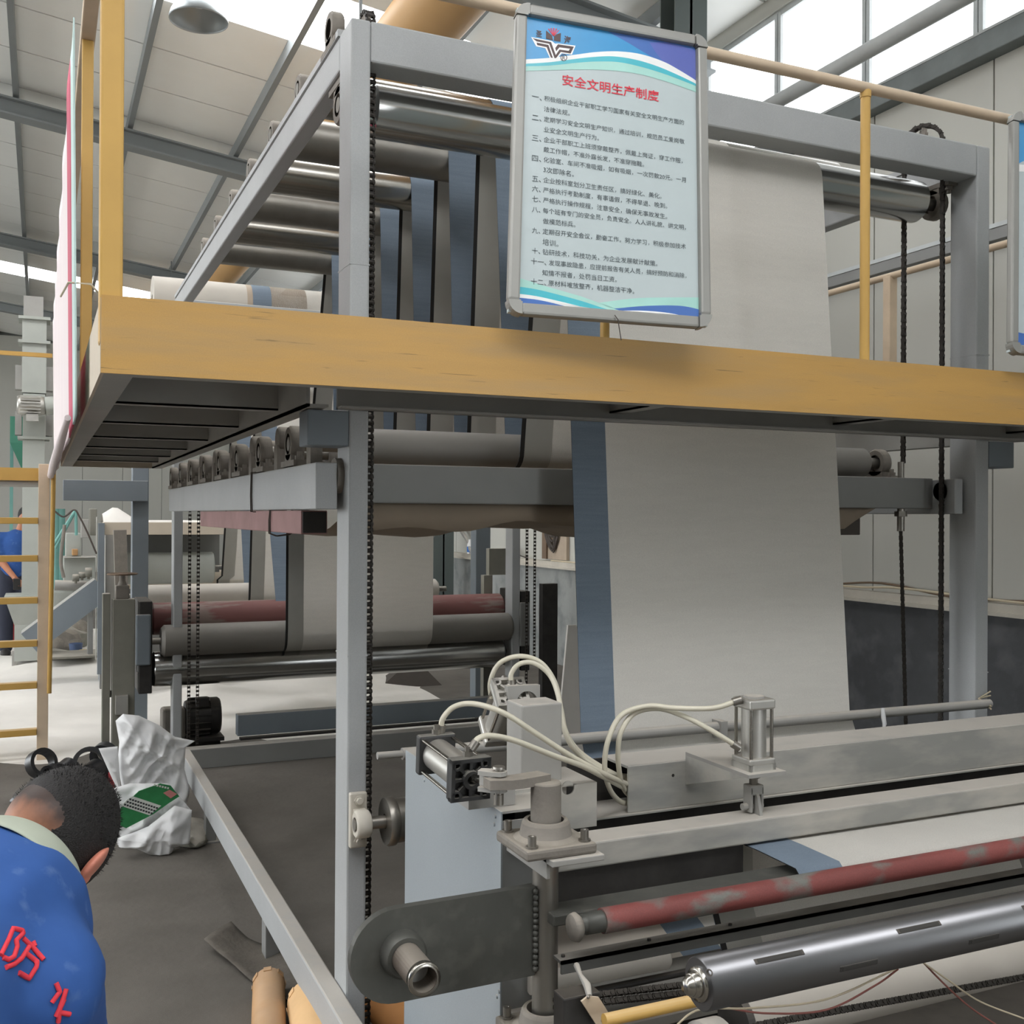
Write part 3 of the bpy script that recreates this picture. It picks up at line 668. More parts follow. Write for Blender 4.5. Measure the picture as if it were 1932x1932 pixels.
# railing
rl = thing('platform_railing', 'yellow pipe railing standing on the front of the platform', 'railing', (1, 2.44, PZ1))
RZ, RYY = 2.842, 2.44
MB().cyl((PX0,RYY,RZ), (PXR,RYY,RZ), .0165, 16).build('top_rail', 'tan_paint', rl)
px = P(1632, 420, Y=RYY).x
MB().cyl((px,RYY,PZ1-.03), (px,RYY,RZ), .0145, 16).build('rail_post', 'yellow_plain', rl)
MB().tube((px,RYY,RZ-.03), (px,RYY,RZ-.01), .0165, .0145, 16).build('weld_collar', 'yellow_plain', rl)
px2 = P(1141, 640, Y=RYY).x
MB().cyl((px2,RYY,PZ1-.03), (px2,RYY,RZ), .0125, 16).build('rail_post', 'yellow_plain', rl)
MB().cyl((PXR-.04,RYY,PZ1-.03), (PXR-.04,RYY,RZ), .0145, 16).build('rail_post', 'yellow_plain', rl)
MB().box(.106, .152, PY+.007, PY+.05, PZ1-.1, 3.2).build('corner_post', 'yellow_plain', rl, .006)
rs = thing('side_railing', 'yellow railing along the left edge of the platform behind the corner post', 'railing', (.1, 4.5, PZ1))
for y in (3.85, 6.9):
    MB().box(.118, .155, y, y+.038, PZ1-.03, 3.165).build('rail_post', 'yellow_plain', rs, .004)
MB().box(.113, .16, PY+.05, 7.0, 3.165, 3.20).build('top_rail', 'tan_paint', rs, .004)
rr_ = thing('right_railing', 'tan railing along the right walkway before the wall', 'railing', (4.0, 4.5, PZ1))
MB().cyl((4.015,2.44,2.805), (4.015,6.9,2.805), .0175, 14).build('top_rail', 'tan_paint', rr_)
for y in (P(1690, 600, X=4.03).y, P(1690, 600, X=4.03).y+1.7):
    MB().box(3.99, 4.04, y, y+.05, PZ1-.03, 2.80).build('rail_post', 'tan_paint', rr_, .003)
# banner tied outside the left railing
def ban_x(y, z):
    f = (z-1.80)/1.0
    return .081-.013*f+.006*math.sin(y*9)*(.4+.6*f)*.5 - .02*math.exp(-((f-.05)/.12)**2)*0
def ban(y0, y1, off=0):
    n = max(3, int((y1-y0)/.06)); rows = []
    for j in range(16):
        z0 = 1.79+1.0*j/15
        rows.append([V((ban_x(y0+(y1-y0)*i/n, z0)+off, y0+(y1-y0)*i/n, z0+.01*math.sin((y0+(y1-y0)*i/n)*3)*(j == 0))) for i in range(n+1)])
    return MB().grid(rows)
bn = thing('banner', 'pinkish white banner with a red stripe tied along the left railing', 'banner', (.08, 5, 1.8))
yb = [2.84, P(137, 600, X=.0755).y, P(130.5, 600, X=.0755).y]
for nm, y0, y1, mm in (('edge_band', yb[0], yb[1], 'banner_cyan'), ('red_band', yb[1], yb[2], 'banner_red'), ('cloth', yb[2], 7.4, 'banner_cloth')):
    o = ban(y0, y1).build(nm, mm, bn); md = o.modifiers.new('solid', 'SOLIDIFY'); md.thickness = .004
MB().sweep([(.045,3.05,2.13),(.06,2.86,2.13),(.11,2.83,2.125),(.13,2.9,2.12)], .003, 6).build('tie', 'wire_pale', bn)
MB().sweep([(.06,2.86,1.79),(.055,4,1.775),(.055,5.6,1.79),(.055,7.4,1.785)], [.008,.016,.02,.02], 8).build('rolled_hem', 'banner_cloth', bn)
# ================================================================== notice board hung on the railing
d_ = [ray(972, 8), ray(1330, 74), ray(1338, 622), ray(955, 594)]
t3 = 2.25/d_[3].y
sol = Matrix((d_[0], -d_[1], d_[2])).transposed().inverted() @ (d_[3]*t3)
O_ = V((0, 0, CAM_H))
TL, TR, BR, BLc = O_+d_[0]*sol[0], O_+d_[1]*sol[1], O_+d_[2]*sol[2], O_+d_[3]*t3
def make_board(TL, TR, BLc, label, name='notice_board', text=True):
    e, g = TR-TL, BLc-TL; nrm = g.cross(e).normalized()      # towards the viewer
    if nrm.y > 0: nrm = -nrm
    W, Hh = e.length, g.length
    root = thing(name, label, 'notice board', (TL+TR+BLc+BLc+e)/4)
    def S(u, v, o=0): return TL+e*u+g*v+nrm*o
    fw, fh = .030/W, .030/Hh
    MB().add([S(.01,.01,-.012),S(.99,.01,-.012),S(.99,.99,-.012),S(.01,.99,-.012),S(.01,.01,0),S(.99,.01,0),S(.99,.99,0),S(.01,.99,0)],
             [(0,1,2,3),(7,6,5,4),(0,4,5,1),(1,5,6,2),(2,6,7,3),(3,7,4,0)]).build('sheet', 'poster_base', root)
    eh, gh = e.normalized(), g.normalized()
    cr = .035
    def rail(a, b, across):
        d = (b-a); mid = (a+b)/2+across*.015
        return MB().obox(mid, d/2, across*.015, nrm*.012)
    rail(S(cr/W,0,.002), S(1-cr/W,0,.002), gh).build('frame_rail', 'frame_grey', root, .006)
    rail(S(cr/W,1,.002), S(1-cr/W,1,.002), -gh).build('frame_rail', 'frame_grey', root, .006)
    rail(S(0,cr/Hh,.002), S(0,1-cr/Hh,.002), eh).build('frame_rail', 'frame_grey', root, .006)
    rail(S(1,cr/Hh,.002), S(1,1-cr/Hh,.002), -eh).build('frame_rail', 'frame_grey', root, .006)
    for (u, v, a, b) in ((0,0,eh,gh), (1,0,-eh,gh), (0,1,eh,-gh), (1,1,-eh,-gh)):
        c = S(u, v, -.0115); pts = [(cr,0),(cr,.031),(.031,.031),(.031,cr),(0,cr)] + [(cr-cr*math.cos(math.radians(t)), cr-cr*math.sin(math.radians(t))) for t in (15,30,45,60,75)]
        w = a.cross(b); m = MB()
        A = [c+a*p+b*q for p, q in pts]; B = [p+nrm*.027 for p in A]; n = len(pts)
        m.face(A); m.face(B[::-1]); m.add(A+B, [(i,(i+1)%n,n+(i+1)%n,n+i) for i in range(n)]); m.build('frame_corner', 'frame_grey', root)
    def uv(px, py):
        d = ray(px, py); t = (TL-O_).dot(nrm)/d.dot(nrm); p = O_+d*t-TL
        gg, ee, eg = g.dot(g), e.dot(e), e.dot(g); a, b = p.dot(e), p.dot(g); det = ee*gg-eg*eg
        return ((a*gg-b*eg)/det, (b*ee-a*eg)/det)
    return root, S, uv, e, g, nrm
nb, S, uv, e_, g_, nrm_ = make_board(TL, TR, BLc, 'framed blue and white safety rules notice board with red Chinese title on the railing')
IN = (.030/e_.length, .030/g_.length)
def clampuv(p): return (min(max(p[0], IN[0]), 1-IN[0]), min(max(p[1], IN[1]), 1-IN[1]))
def c7(x, y): return uv(950+x/4.83, y/4.83)
def c8(x, y): return uv(950+x/4.83, 300+y/4.83)
def smooth2(pts, n=6):
    return [(p.x, p.y) for p in spline([(a, b, 0) for a, b in pts], n)]
def print_poly(name, poly, matn, lay, parent=nb):
    pts = [clampuv(p) for p in poly]
    ar = sum(pts[i][0]*pts[(i+1) % len(pts)][1]-pts[(i+1) % len(pts)][0]*pts[i][1] for i in range(len(pts)))
    if ar > 0: pts = pts[::-1]
    bm = bmesh.new(); vs = [bm.verts.new(S(u, v, .0004+.00012*lay)-ORG[parent.name]) for u, v in pts]
    f = bm.faces.new(vs); bm.normal_update(); bmesh.ops.triangulate(bm, faces=bm.faces[:], ngon_method='EAR_CLIP')
    me = bpy.data.meshes.new(name); bm.to_mesh(me); bm.free(); me.materials.append(M[matn])
    o = bpy.data.objects.new(name, me); COL.objects.link(o); o.parent = parent; return o
cA = smooth2([c7(x, y) for x, y in ((130,545),(400,530),(650,500),(850,475),(1050,470),(1250,495),(1450,560),(1600,640),(1790,757))])
cB = smooth2([c7(x, y) for x, y in ((130,585),(400,570),(600,545),(800,522),(1000,515),(1200,545),(1400,605),(1600,690),(1790,782))])
cC = smooth2([c7(x, y) for x, y in ((130,606),(400,600),(650,575),(850,562),(1050,568),(1250,610),(1450,670),(1600,725),(1790,800))])
cD = smooth2([c7(x, y) for x, y in ((130,650),(400,642),(650,636),(850,637),(1050,650),(1250,680),(1450,735),(1600,785),(1790,855))])
print_poly('wave', [(0,0),(1,0)]+cA[::-1], 'poster_blue', 0)
print_poly('wave', [c7(950,250),(1,.0),(1,.2)]+[c7(1790,757),c7(1600,640),c7(1450,560),c7(1350,520),c7(1150,400)], 'poster_deep', 1)
print_poly('wave', [c7(1330,390),c7(1500,372),c7(1790,470),c7(1790,757),c7(1600,640),c7(1450,560),c7(1380,470)], 'poster_violet', 2)
def print_band(c1, c2, matn, lay, parent=nb):
    m = MB().grid([[S(*clampuv(p), .0004+.00012*lay) for p in c1], [S(*clampuv(p), .0004+.00012*lay) for p in c2]], False)
    return m.build('wave', matn, parent)
print_band(cA, cB, 'poster_white', 3); print_band(cB, cC, 'poster_teal', 3); print_band(cC, cD, 'poster_pale', 2)
t_ = smooth2([c8(x, y) for x, y in ((95,1158),(250,1180),(400,1212),(700,1292),(950,1372),(1180,1425))]); u_ = smooth2([c8(x, y) for x, y in ((95,1225),(250,1243),(400,1272),(700,1345),(930,1412))])
w_ = smooth2([c8(x, y) for x, y in ((95,1262),(250,1275),(400,1302),(600,1352),(800,1405))])
print_poly('wave', [c8(95,1080),c8(400,1165),c8(700,1250),c8(950,1340)]+t_[::-1][2:], 'poster_pale', 1)
print_poly('wave', t_+u_[::-1], 'poster_teal', 2)
print_poly('wave', u_+w_[::-1], 'poster_white', 2)
print_poly('wave', w_+[c8(95,1360)], 'poster_deep', 2)
q1 = smooth2([c8(x, y) for x, y in ((870,1310),(1200,1270),(1500,1262),(1830,1262))]); q2 = smooth2([c8(x, y) for x, y in ((1005,1365),(1250,1342),(1500,1335),(1660,1345),(1830,1384))])
q3 = smooth2([c8(x, y) for x, y in ((1060,1382),(1300,1385),(1550,1412),(1830,1486))])
print_poly('wave', q1+q2[::-1]+[c8(950,1350)], 'poster_pale', 1)
print_poly('wave', q2+q3[::-1], 'poster_deep', 2)
print_poly('wave', q3+[c8(1830,1500),c8(1500,1470),c8(1180,1415)], 'poster_white', 3)
# lettering
def lettering(txt, p0, p1, matn, lay=5, bold=0., hscale=1., name='lettering', mid=.38, S=S, e=e_, g=g_, parent=nb, uv=uv):
    cu_ = bpy.data.curves.new('t', 'FONT'); cu_.body = txt; cu_.size = 1; cu_.resolution_u = 2; cu_.offset = bold
    ob = bpy.data.objects.new('t', cu_); COL.objects.link(ob)
    dg = bpy.context.evaluated_depsgraph_get(); me = bpy.data.meshes.new_from_object(ob.evaluated_get(dg)); bpy.data.objects.remove(ob)
    xs = [v.co.x for v in me.vertices]; x0, x1 = min(xs), max(xs)
    a, b = uv(*p0), uv(*p1); A, B = S(a[0], a[1], .0004+.00012*lay), S(b[0], b[1], .0004+.00012*lay)
    ex = (B-A); s = ex.length/(x1-x0); ex.normalize(); up = -(g - ex*g.dot(ex)*.0).normalized()
    org = ORG[parent.name]
    for v in me.vertices: v.co = A + ex*((v.co.x-x0)*s) + up*((v.co.y-mid)*s*hscale) - org
    me.materials.clear(); me.materials.append(M[matn]); me.name = name
    o = bpy.data.objects.new(name, me); COL.objects.link(o); o.parent = parent; return o
lettering('安全文明生产制度', (1060.5,150.5), (1243,182.5), 'poster_red', 6, .014, .95, 'title')
TXT = [('一、','积极组织企业干部职工学习国家有关安全文明生产方面的',(1026.6,185.5),(1290.2,231.5)), ('','法律法规。',(1026,205.5),(1075,214)),
 ('二、','定期学习安全文明生产知识，通过培训，规范员工爱岗敬',(1026,224.6),(1291,267.5)), ('','业安全文明生产行为。',(1025.8,243.9),(1130,261)),
 ('三、','企业干部职工上班须穿戴整齐，佩戴上岗证，穿工作服，',(1025.8,263),(1287.5,304)), ('','戴工作帽，不准外露长发，不准穿拖鞋。',(1025.4,282),(1215,310.5)),
 ('四、','化验室、车间不准吸烟，如有吸烟，一次罚款20元。一月',(1025.4,301),(1293.7,340)), ('','3次即除名。',(1025,320),(1082.5,329)),
 ('五、','企业按科室划分卫生责任区，搞好绿化、美化。',(1025,339.5),(1248,370.6)), ('六、','严格执行考勤制度，有事请假，不得早退、晚到。',(1024.5,358.6),(1258.5,389.2)),
 ('七、','严格执行操作规程，注意安全，确保无事故发生。',(1024.5,377.6),(1258.5,408.7)), ('八、','每个班有专门的安全员，负责安全。人人讲礼貌、讲文明，',(1024,397.3),(1293.7,429.4)),
 ('','做模范标兵。',(1024,417),(1085.6,424.2)), ('九、','定期召开安全会议，勤奋工作，努力学习，积极参加技术',(1023.7,436.6),(1293.7,465.6)),
 ('','培训。',(1023.5,456.3),(1053.5,460.5)), ('十、','钻研技术，科技功关，为企业发展献计献策。',(1023.7,475),(1240,497.7)),
 ('十一、','发现事故隐患，应提前报告有关人员，搞好预防和消除，',(1035.3,495.7),(1294.7,520.5)), ('','知情不报者，处罚当日工资。',(1022.9,514.3),(1163.3,527.7)),
 ('十二、','原材料堆放整齐，机器整洁干净。',(1034.5,534),(1196.4,549.5))]
for num, body, a, b in TXT:
    lettering(body, a, b, 'poster_text', 5, 0., 1.0, 'text_line')
    if num:
        sl = (b[1]-a[1])/(b[0]-a[0]); x0 = 1001.5 if len(num) == 3 else 1003.5; x1 = a[0]-4.5
        lettering(num, (x0, a[1]-sl*(a[0]-x0)), (x1, a[1]-sl*(a[0]-x1)), 'poster_text', 5, 0., 1.0, 'numeral')
# emblem: winged V, open book with red rays, two characters, registered mark
def em(name, pts, matn, lay=6): return print_poly(name, [c7(x, y) for x, y in pts], matn, lay)
em('emblem_edge', [(250,340),(440,376),(468,400),(492,398),(655,418),(622,500),(530,488),(475,548),(425,540),(380,442),(296,424)], 'poster_white', 5)
em('emblem_wing', [(262,350),(432,386),(480,520),(472,535),(462,530),(415,402),(300,380)], 'logo_brown')
em('emblem_wing', [(300,390),(408,412),(448,530),(430,528),(392,432),(306,414)], 'logo_brown')
em('emblem_wing', [(470,440),(495,406),(640,428),(610,490),(520,476),(478,532),(474,505),(508,454),(592,466),(604,446),(508,434),(478,470)], 'logo_brown')
em('emblem_book', [(386,280),(440,325),(450,370),(386,355)], 'logo_brown'); em('emblem_book', [(460,335),(478,316),(522,303),(518,382),(458,372)], 'logo_brown')
for bx, by in ((408,264),(432,258),(458,256),(482,262),(502,276)):
    em('emblem_ray', [(452,332),(bx-5,by),(bx+5,by),(460,332)], 'poster_red')
lettering('圣', uv and (1011,63), (1022.5,65), 'logo_brown', 7, .02, 1.25); lettering('海', (1064,75), (1077,77), 'logo_brown', 7, .02, 1.25)
cx, cy = 548, 527
ringp = [(cx+30*math.cos(a*math.pi/12), cy+32*math.sin(a*math.pi/12)) for a in range(25)]; ringi = [(cx+24*math.cos(a*math.pi/12), cy+26*math.sin(a*math.pi/12)) for a in range(25)]
em('mark_ring', ringp+ringi[::-1], 'logo_brown', 7)
lettering('R', (950+535/4.83, 526/4.83), (950+562/4.83, 530/4.83), 'logo_brown', 7, .0, 1.0)
MB().sweep([S(.5,.985,.018), S(.515,1.0,.02), S(.53,1.03,.012), S(.545,1.055,.004)], .0012, 5).build('tie_wire', 'cable_dark', nb)
# second board to the right, mostly out of the picture
T2, B2 = P(1905, 212, Y=2.40), P(1902, 668, Y=2.26)
nb2, S2, uv2, e2, g2, n2 = make_board(T2, T2+V((.60,-.02,.0)), B2, 'second framed notice board at the right edge of the picture', 'notice_board')
_S, _nb = S, nb
S = S2
def pp2(poly, matn, lay): return print_poly('wave', poly, matn, lay, nb2)
top = [(0,.0),(1,0),(1,.2)]+[(1-i/10, .2+.03*math.sin(i*.7)) for i in range(11)]
pp2(top, 'poster_blue', 0)
pp2([(i/10, .23+.02*math.cos(i*.6)) for i in range(11)]+[(1-i/10, .20+.02*math.cos((10-i)*.6)) for i in range(11)], 'poster_white', 1)
pp2([(i/10, .93-.02*math.cos(i*.6)) for i in range(11)]+[(1,1),(0,1)], 'poster_deep', 0)
S = _S
# ================================================================== take-off machine in front
CX, CYF, CYB, CZT = .868, 1.98, 2.60, .94
tk = thing('take_off_machine', 'blue-grey sheet-metal take-off machine with dusty cross beams in the foreground', 'machine', (2, 2.2, 0))
MB().box(CX, CX+.004, CYF, CYB, 0, CZT).build('side_panel', 'panel_blue', tk, .001)
MB().box(CX+.004, 1.0, CYF, CYF+.004, 0, CZT-.02).build('front_panel', 'paint_dark', tk)
MB().box(CX+.004, 1.0, CYF+.004, CYB, CZT-.006, CZT-.001).build('top_plate', 'grey_light', tk)
MB().box(.996, 1.0, CYF+.004, CYB, 0, CZT-.006).build('inner_panel', 'paint_dark', tk)
MB().box(CX+.004, .996, CYB-.004, CYB, 0, CZT-.006).build('rear_panel', 'paint_dark', tk)
for px, py in ((801,1472),(837,1488),(880,1512),(935,1540),(933,1555),(942,1870),(938,1880)):
    p = P(px, py, X=CX); MB().lathe((CX-.003,p.y,p.z), (1,0,0), [(0,.0035),(.003,.005)], 10).build('rivet', 'panel_blue', tk)
# dusty box column on top
MB().box(.992, 1.095, 2.15, 2.235, CZT, 1.122).build('box_column', 'grey_light', tk, .004)
# base channel with a round hole
m = MB(); hc = P(1072, 1487, Y=2.10)
x0, x1, z0, z1 = .955, P(1126, 1500, Y=2.10).x, .845, .945
ang = [math.radians(a) for a in range(0, 360, 15)]; hole = [(hc.x+.0155*math.cos(a), hc.z+.0155*math.sin(a)) for a in ang]
outer = []
for a in ang:
    c, s = math.cos(a), math.sin(a); t = min([v for v in ((x1-hc.x)/c if c > 1e-6 else (x0-hc.x)/c if c < -1e-6 else 9, (z1-hc.z)/s if s > 1e-6 else (z0-hc.z)/s if s < -1e-6 else 9)]); outer.append((hc.x+c*t, hc.z+s*t))
n = len(ang)
m.add([V((p, 2.10, q)) for p, q in hole+outer], [(i, (i+1)%n, n+(i+1)%n, n+i) for i in range(n)])
for cxz in ((x1,z1),(x0,z1),(x0,z0),(x1,z0)):
    pass
m.add([V((x0,2.10,z0)),V((x1,2.10,z0)),V((x1,2.10,z1)),V((x0,2.10,z1))], [])
m.add([V((p, 2.104, q)) for p, q in hole+outer], [(i, (i+1)%n, n+(i+1)%n, n+i) for i in range(n)])
for i in range(n):                              # corner fillers
    a, b = outer[i], outer[(i+1)%n]
    if abs(a[0]-b[0]) > 1e-5 and abs(a[1]-b[1]) > 1e-5:
        cxx = x1 if max(a[0], b[0]) > x1-1e-4 else x0; czz = z1 if max(a[1], b[1]) > z1-1e-4 else z0
        m.face([V((a[0],2.10,a[1])), V((b[0],2.10,b[1])), V((cxx,2.10,czz))])
m.box(x0, x1, 2.104, 2.26, z1-.004, z1); m.box(x0, x1, 2.104, 2.26, z0, z0+.004)
m.build('base_channel', 'beam_dusty', tk)
# upper cross beam, hollow, open end at the left
BX0 = P(1185, 1480, Y=2.2).x; BX1 = 3.45; z0, z1 = .832, .945
MB().box(BX0, BX1, 2.20, 2.206, z0, z1).build('cross_beam_front', 'beam_dusty', tk, .002)
MB().box(BX0, BX1, 2.206, 2.33, z1-.006, z1).build('cross_beam_top', 'beam_dusty', tk)
MB().box(1.2, BX1, 2.19, 2.33, z0-.004, z0).build('cross_beam_bottom', 'beam_dusty', tk)
MB().box(1.2, BX1, 2.326, 2.332, z0, z1-.006).build('cross_beam_back', 'iron_dark', tk)
MB().box(1.01, BX1, 2.235, 2.241, .60, z0-.004).build('gap_shade_plate', 'iron_dark', tk)  # dark sheet put in for the unlit gap below the cross beam
MB().lathe(P(1270, 1463, Y=2.1995), (0,1,0), [(0,.004),(.002,.004)], 10).build('screw_hole', 'gap_black', tk)
# right side frame
MB().box(3.45, 3.50, 1.15, 2.6, 0, 1.0).build('right_side_frame', 'panel_blue', tk, .003)
for x, z in ((1.0, .05),):
    MB().box(x, 3.45, 2.50, 2.56, .05, .13).build('tie_beam', 'paint_dark', tk)
# bracket and flange bearings of the swing shaft
SX, SY = .907, 1.85
ZF = P(1030, 1566, Y=SY).z
MB().box(CX+.012, SX+.085, SY-.085, CYF, ZF-.045, ZF-.033).box(CX+.012, CX+.02, SY-.06, CYF, ZF-.075, ZF-.033).build('bracket', 'grey_light', tk, .002)
def flange(z, side=1):
    MB().box(SX-.075, SX+.075, SY-.075, SY+.075, z-.033, z-.012).build('flange_plate', 'iron_dusty', tk, .006)
    MB().lathe((SX,SY,z-.012), (0,0,1), [(0,.064),(.006,.052),(.028,.047),(.034,.043),(.034,.043),(.034,.036),(.034,.036),(.012,.034)], 28, cap=False).build('bearing_ring', 'iron_dusty', tk)
    for a, b in ((-1,-1),(1,-1),(1,1),(-1,1)):
        MB().lathe((SX+a*.056,SY+b*.056,z-.012), (0,0,1), [(0,.012),(.004,.012),(.004,.012),(.004,.008),(.004,.008),(.022,.008),(.022,.008),(.022,.004),(.022,.004),(.014,.0)], 12, cap=False).build('bolt', 'steel_dull', tk)
flange(ZF); flange(.565)
MB().box(CX+.02, 1.0, SY-.085, CYF, .50, .53).build('bracket', 'grey_light', tk)
# swing arm: shaft, hub, plate, boss, pipe stub, lever
sw = thing('swing_arm', 'steel swing arm plate with rounded end and pipe stub on a vertical shaft', 'machine arm', (SX, SY, .56))
MB().cyl((SX,SY,.52), (SX,SY,ZF+.02), .0255, 28).build('shaft', 'steel_dull', sw)
MB().lathe((SX,SY,ZF+.004), (0,0,1), [(0,.026),(.012,.026),(.012,.026),(.012,.030),(.012,.030),(.088,.030),(.088,.030),(.091,.028),(.091,.0)], 28).build('hub', 'iron_dusty', sw)
ac = P(745, 1800, Y=SY); ar = .0865
poly = [(SX-.026, ac.z+ar+.002), (ac.x, ac.z+ar)] + [(ac.x+ar*math.cos(math.radians(a)), ac.z+ar*math.sin(math.radians(a))) for a in range(100, 270, 10)] + [(ac.x, ac.z-ar), (SX-.026, ac.z-ar+.002)]
MB().prism(poly, V((0,SY-.009,0)), V((1,0,0)), V((0,0,1)), -.018).build('arm_plate', 'plate_arm', sw, .002)
bc = P(762, 1801, Y=SY-.02)
MB().lathe((bc.x,SY-.009,bc.z), (0,-1,0), [(0,.043),(.022,.041),(.028,.036),(.028,.036),(.028,.028)], 32, cap=False).build('boss', 'plate_arm', sw)
yt = P(801, 1848, X=bc.x).y
MB().tube((bc.x,SY,bc.z), (bc.x,yt,bc.z), .0275, .0225, 32).build('pipe_stub', 'rusty_pipe', sw)
MB().lathe((bc.x,yt+.012,bc.z), (0,-1,0), [(0,.0275),(0,.029),(.01,.030),(.0145,.029),(.0145,.0225)], 32, cap=False).build('pipe_lip', 'steel', sw)
MB().cyl((bc.x,yt+.045,bc.z), (bc.x,yt+.05,bc.z), .0225, 24).build('pipe_plug', 'grey_light', sw)
for i in range(14):
    z = ac.z-ar+.01+i*.0115; MB().lathe((SX-.027,SY-.012,z), (0,0,1), [(0,.002),(.003,.006),(.009,.006),(.012,.002)], 8).build('weld_bead', 'plate_arm', sw)
pin = P(941, 1474, Y=1.875); zl = pin.z-.009
MB().prism([(pin.x-.028,-.02),(pin.x-.03,.012),(pin.x-.01,.022),(pin.x+.03,.008),(SX,.018),(SX+.012,-.02),(pin.x+.035,-.034),(pin.x+.012,-.034)], V((0,pin.y-.004,zl)), V((1,0,0)), V((0,1,0)), .018).build('lever', 'iron_dusty', sw, .002)
MB().box(SX-.012, SX+.012, SY-.03, SY+.03, ZF+.004, ZF+.01).build('key', 'iron_dusty', sw)
# pneumatic cylinders
def pneu(label, a, b, h, up=(0,0,1), dark=True, rod=None):
    # a rear head centre, b front head centre, h half size of the square heads
    a, b = V(a), V(b); d = (b-a).normalized(); L = (b-a).length; up = V(up); sd = d.cross(up).normalized(); upv = sd.cross(d)
    t = thing('air_cylinder', label, 'pneumatic cylinder', (a+b)/2)
    hm = 'black_cast' if dark else 'alu'
    MB().obox(a, d*.012, sd*h, upv*h).build('rear_head', hm, t, .005)
    # front head with four webs round a recessed nose
    MB().obox(b-d*.004, d*.008, sd*h, upv*h).build('front_head', hm, t, .004)
    m = MB()
    for s_ in (-1, 1):
        m.obox(b+d*.010+sd*s_*(h-.004), d*.008, sd*.004, upv*h); m.obox(b+d*.010+upv*s_*(h-.004), d*.008, sd*h, upv*.004)
        for q in (-1, 1):
            m.lathe(b+d*.002+sd*s_*h*.72+upv*q*h*.72, d, [(0,.011),(.016,.011),(.016,.011),(.016,.006),(.016,.006),(.010,.006)], 12, cap=False)
    for k in range(4):
        w = sd*math.cos(k*math.pi/2+.785)+upv*math.sin(k*math.pi/2+.785); m.obox(b+d*.009+w*h*.45, d*.007, w*h*.3, d.cross(w)*.003)
        w = sd*math.cos(k*math.pi/2)+upv*math.sin(k*math.pi/2); m.obox(b+d*.009+w*h*.65, d*.007, w*h*.28, d.cross(w)*.003)
    m.build('head_webs', hm, t)
    MB().lathe(b, d, [(0,h*.46),(.024,h*.44),(.024,h*.44),(.024,h*.25),(.024,h*.25),(.018,h*.2)], 24, cap=False).build('nose', hm, t)
    MB().cyl(a, b, h*.80, 32).build('barrel', 'alu', t)
    for s_ in (-1, 1):
        for q in (-1, 1):
            MB().cyl(a+sd*s_*h*.8+upv*q*h*.8, b+sd*s_*h*.8+upv*q*h*.8, .0042, 10).build('tie_rod', 'steel', t)
    for c in (a, b-d*.004):
        MB().lathe(c+upv*h*.95, upv, [(0,.010),(.012,.010),(.012,.010),(.012,.007),(.012,.007),(.022,.007)], 6, False).build('port_fitting', 'steel_dull', t)
    if rod:
        r = V(rod); MB().cyl(b, b+(r-b)*.5, .009, 14).build('rod', 'steel', t)
    return t, d, sd, upv
A1 = P(822, 1421, Y=2.165); B1 = V((A1.x+.004, 1.985, A1.z-.012))
c1, d1, s1, u1 = pneu('large air cylinder with black heads lying above the blue side panel', A1, B1, .043, rod=pin)
MB().obox(pin+V((-.012,.016,.002)), (pin-B1).normalized()*.02, V((.012,0,0)), V((0,0,.014))).build('clevis_block', 'grey_light', c1, .003)
for q in (-.016, .016):
    MB().prism([(-.04,-.012),(-.012,-.016),(.008,-.015),(.016,-.006),(.016,.006),(.008,.014),(-.012,.016),(-.04,.012)], pin+V((0,0,q-.004)), V((.75,-.66,0)), V((.66,.75,0)), .008).build('clevis_jaw', 'grey_light', c1, .002)
MB().lathe(pin+V((0,0,-.045)), (0,0,1), [(0,.010),(.02,.010),(.02,.010),(.02,.008),(.02,.008),(.07,.008),(.07,.008),(.07,.013),(.07,.013),(.074,.012)], 14).build('clevis_pin', 'steel_dull', c1)
MB().box(A1.x+.02, CX+.05, 2.02, 2.14, CZT, A1.z-.041).build('mounting_foot', 'grey_light', c1)
C2 = V((P(1422, 1390, Y=2.0).x, 2.0, 0)); zt, zb2 = 1.118, .982
c2, *_ = pneu('small upright air cylinder above the lower cross beam', V((C2.x,2.0,zt)), V((C2.x,2.0,zb2)), .036, up=(0,1,0), dark=False)
MB().lathe((C2.x,2.0,zt+.012), (0,0,1), [(0,.024),(.004,.024),(.004,.024),(.004,.019),(.004,.019),(.002,.0)], 20, cap=False).build('top_ring', 'grey_light', c2)
MB().box(C2.x-.055, C2.x+.05, 1.945, 2.20, .958, .966).build('bracket_shelf', 'grey_light', c2)
MB().prism([(1.955,.958),(2.2,.958),(2.2,.885)], V((C2.x-.055,0,0)), V((0,1,0)), V((0,0,1)), .008).build('bracket_gusset', 'beam_dusty', c2)
MB().lathe((C2.x,2.0,.957), (0,0,-1), [(0,.016),(.014,.016),(.014,.016),(.014,.010),(.014,.010),(.04,.010)], 6, False).build('rod_nut', 'steel_dull', c2)
MB().box(C2.x-.019, C2.x+.019, 1.985, 2.015, .905, .928).build('clevis_block', 'grey_light', c2, .003)
for q in (-.015, .015):
    MB().obox((C2.x+q,2.0,.895), (.004,0,0), (0,.015,0), (0,0,.03)).build('clevis_jaw', 'grey_light', c2, .003)
MB().cyl((C2.x-.032,2.0,.878), (C2.x+.024,2.0,.878), .008, 14).build('clevis_pin', 'grey_light', c2)
A3, B3 = P(938, 1378, Y=2.46), P(962, 1312, Y=2.36)
pneu('dusty tilted air cylinder behind the box column', A3, B3, .042, dark=False)
m3 = MB(); cp = P(985, 1313, Y=2.36)
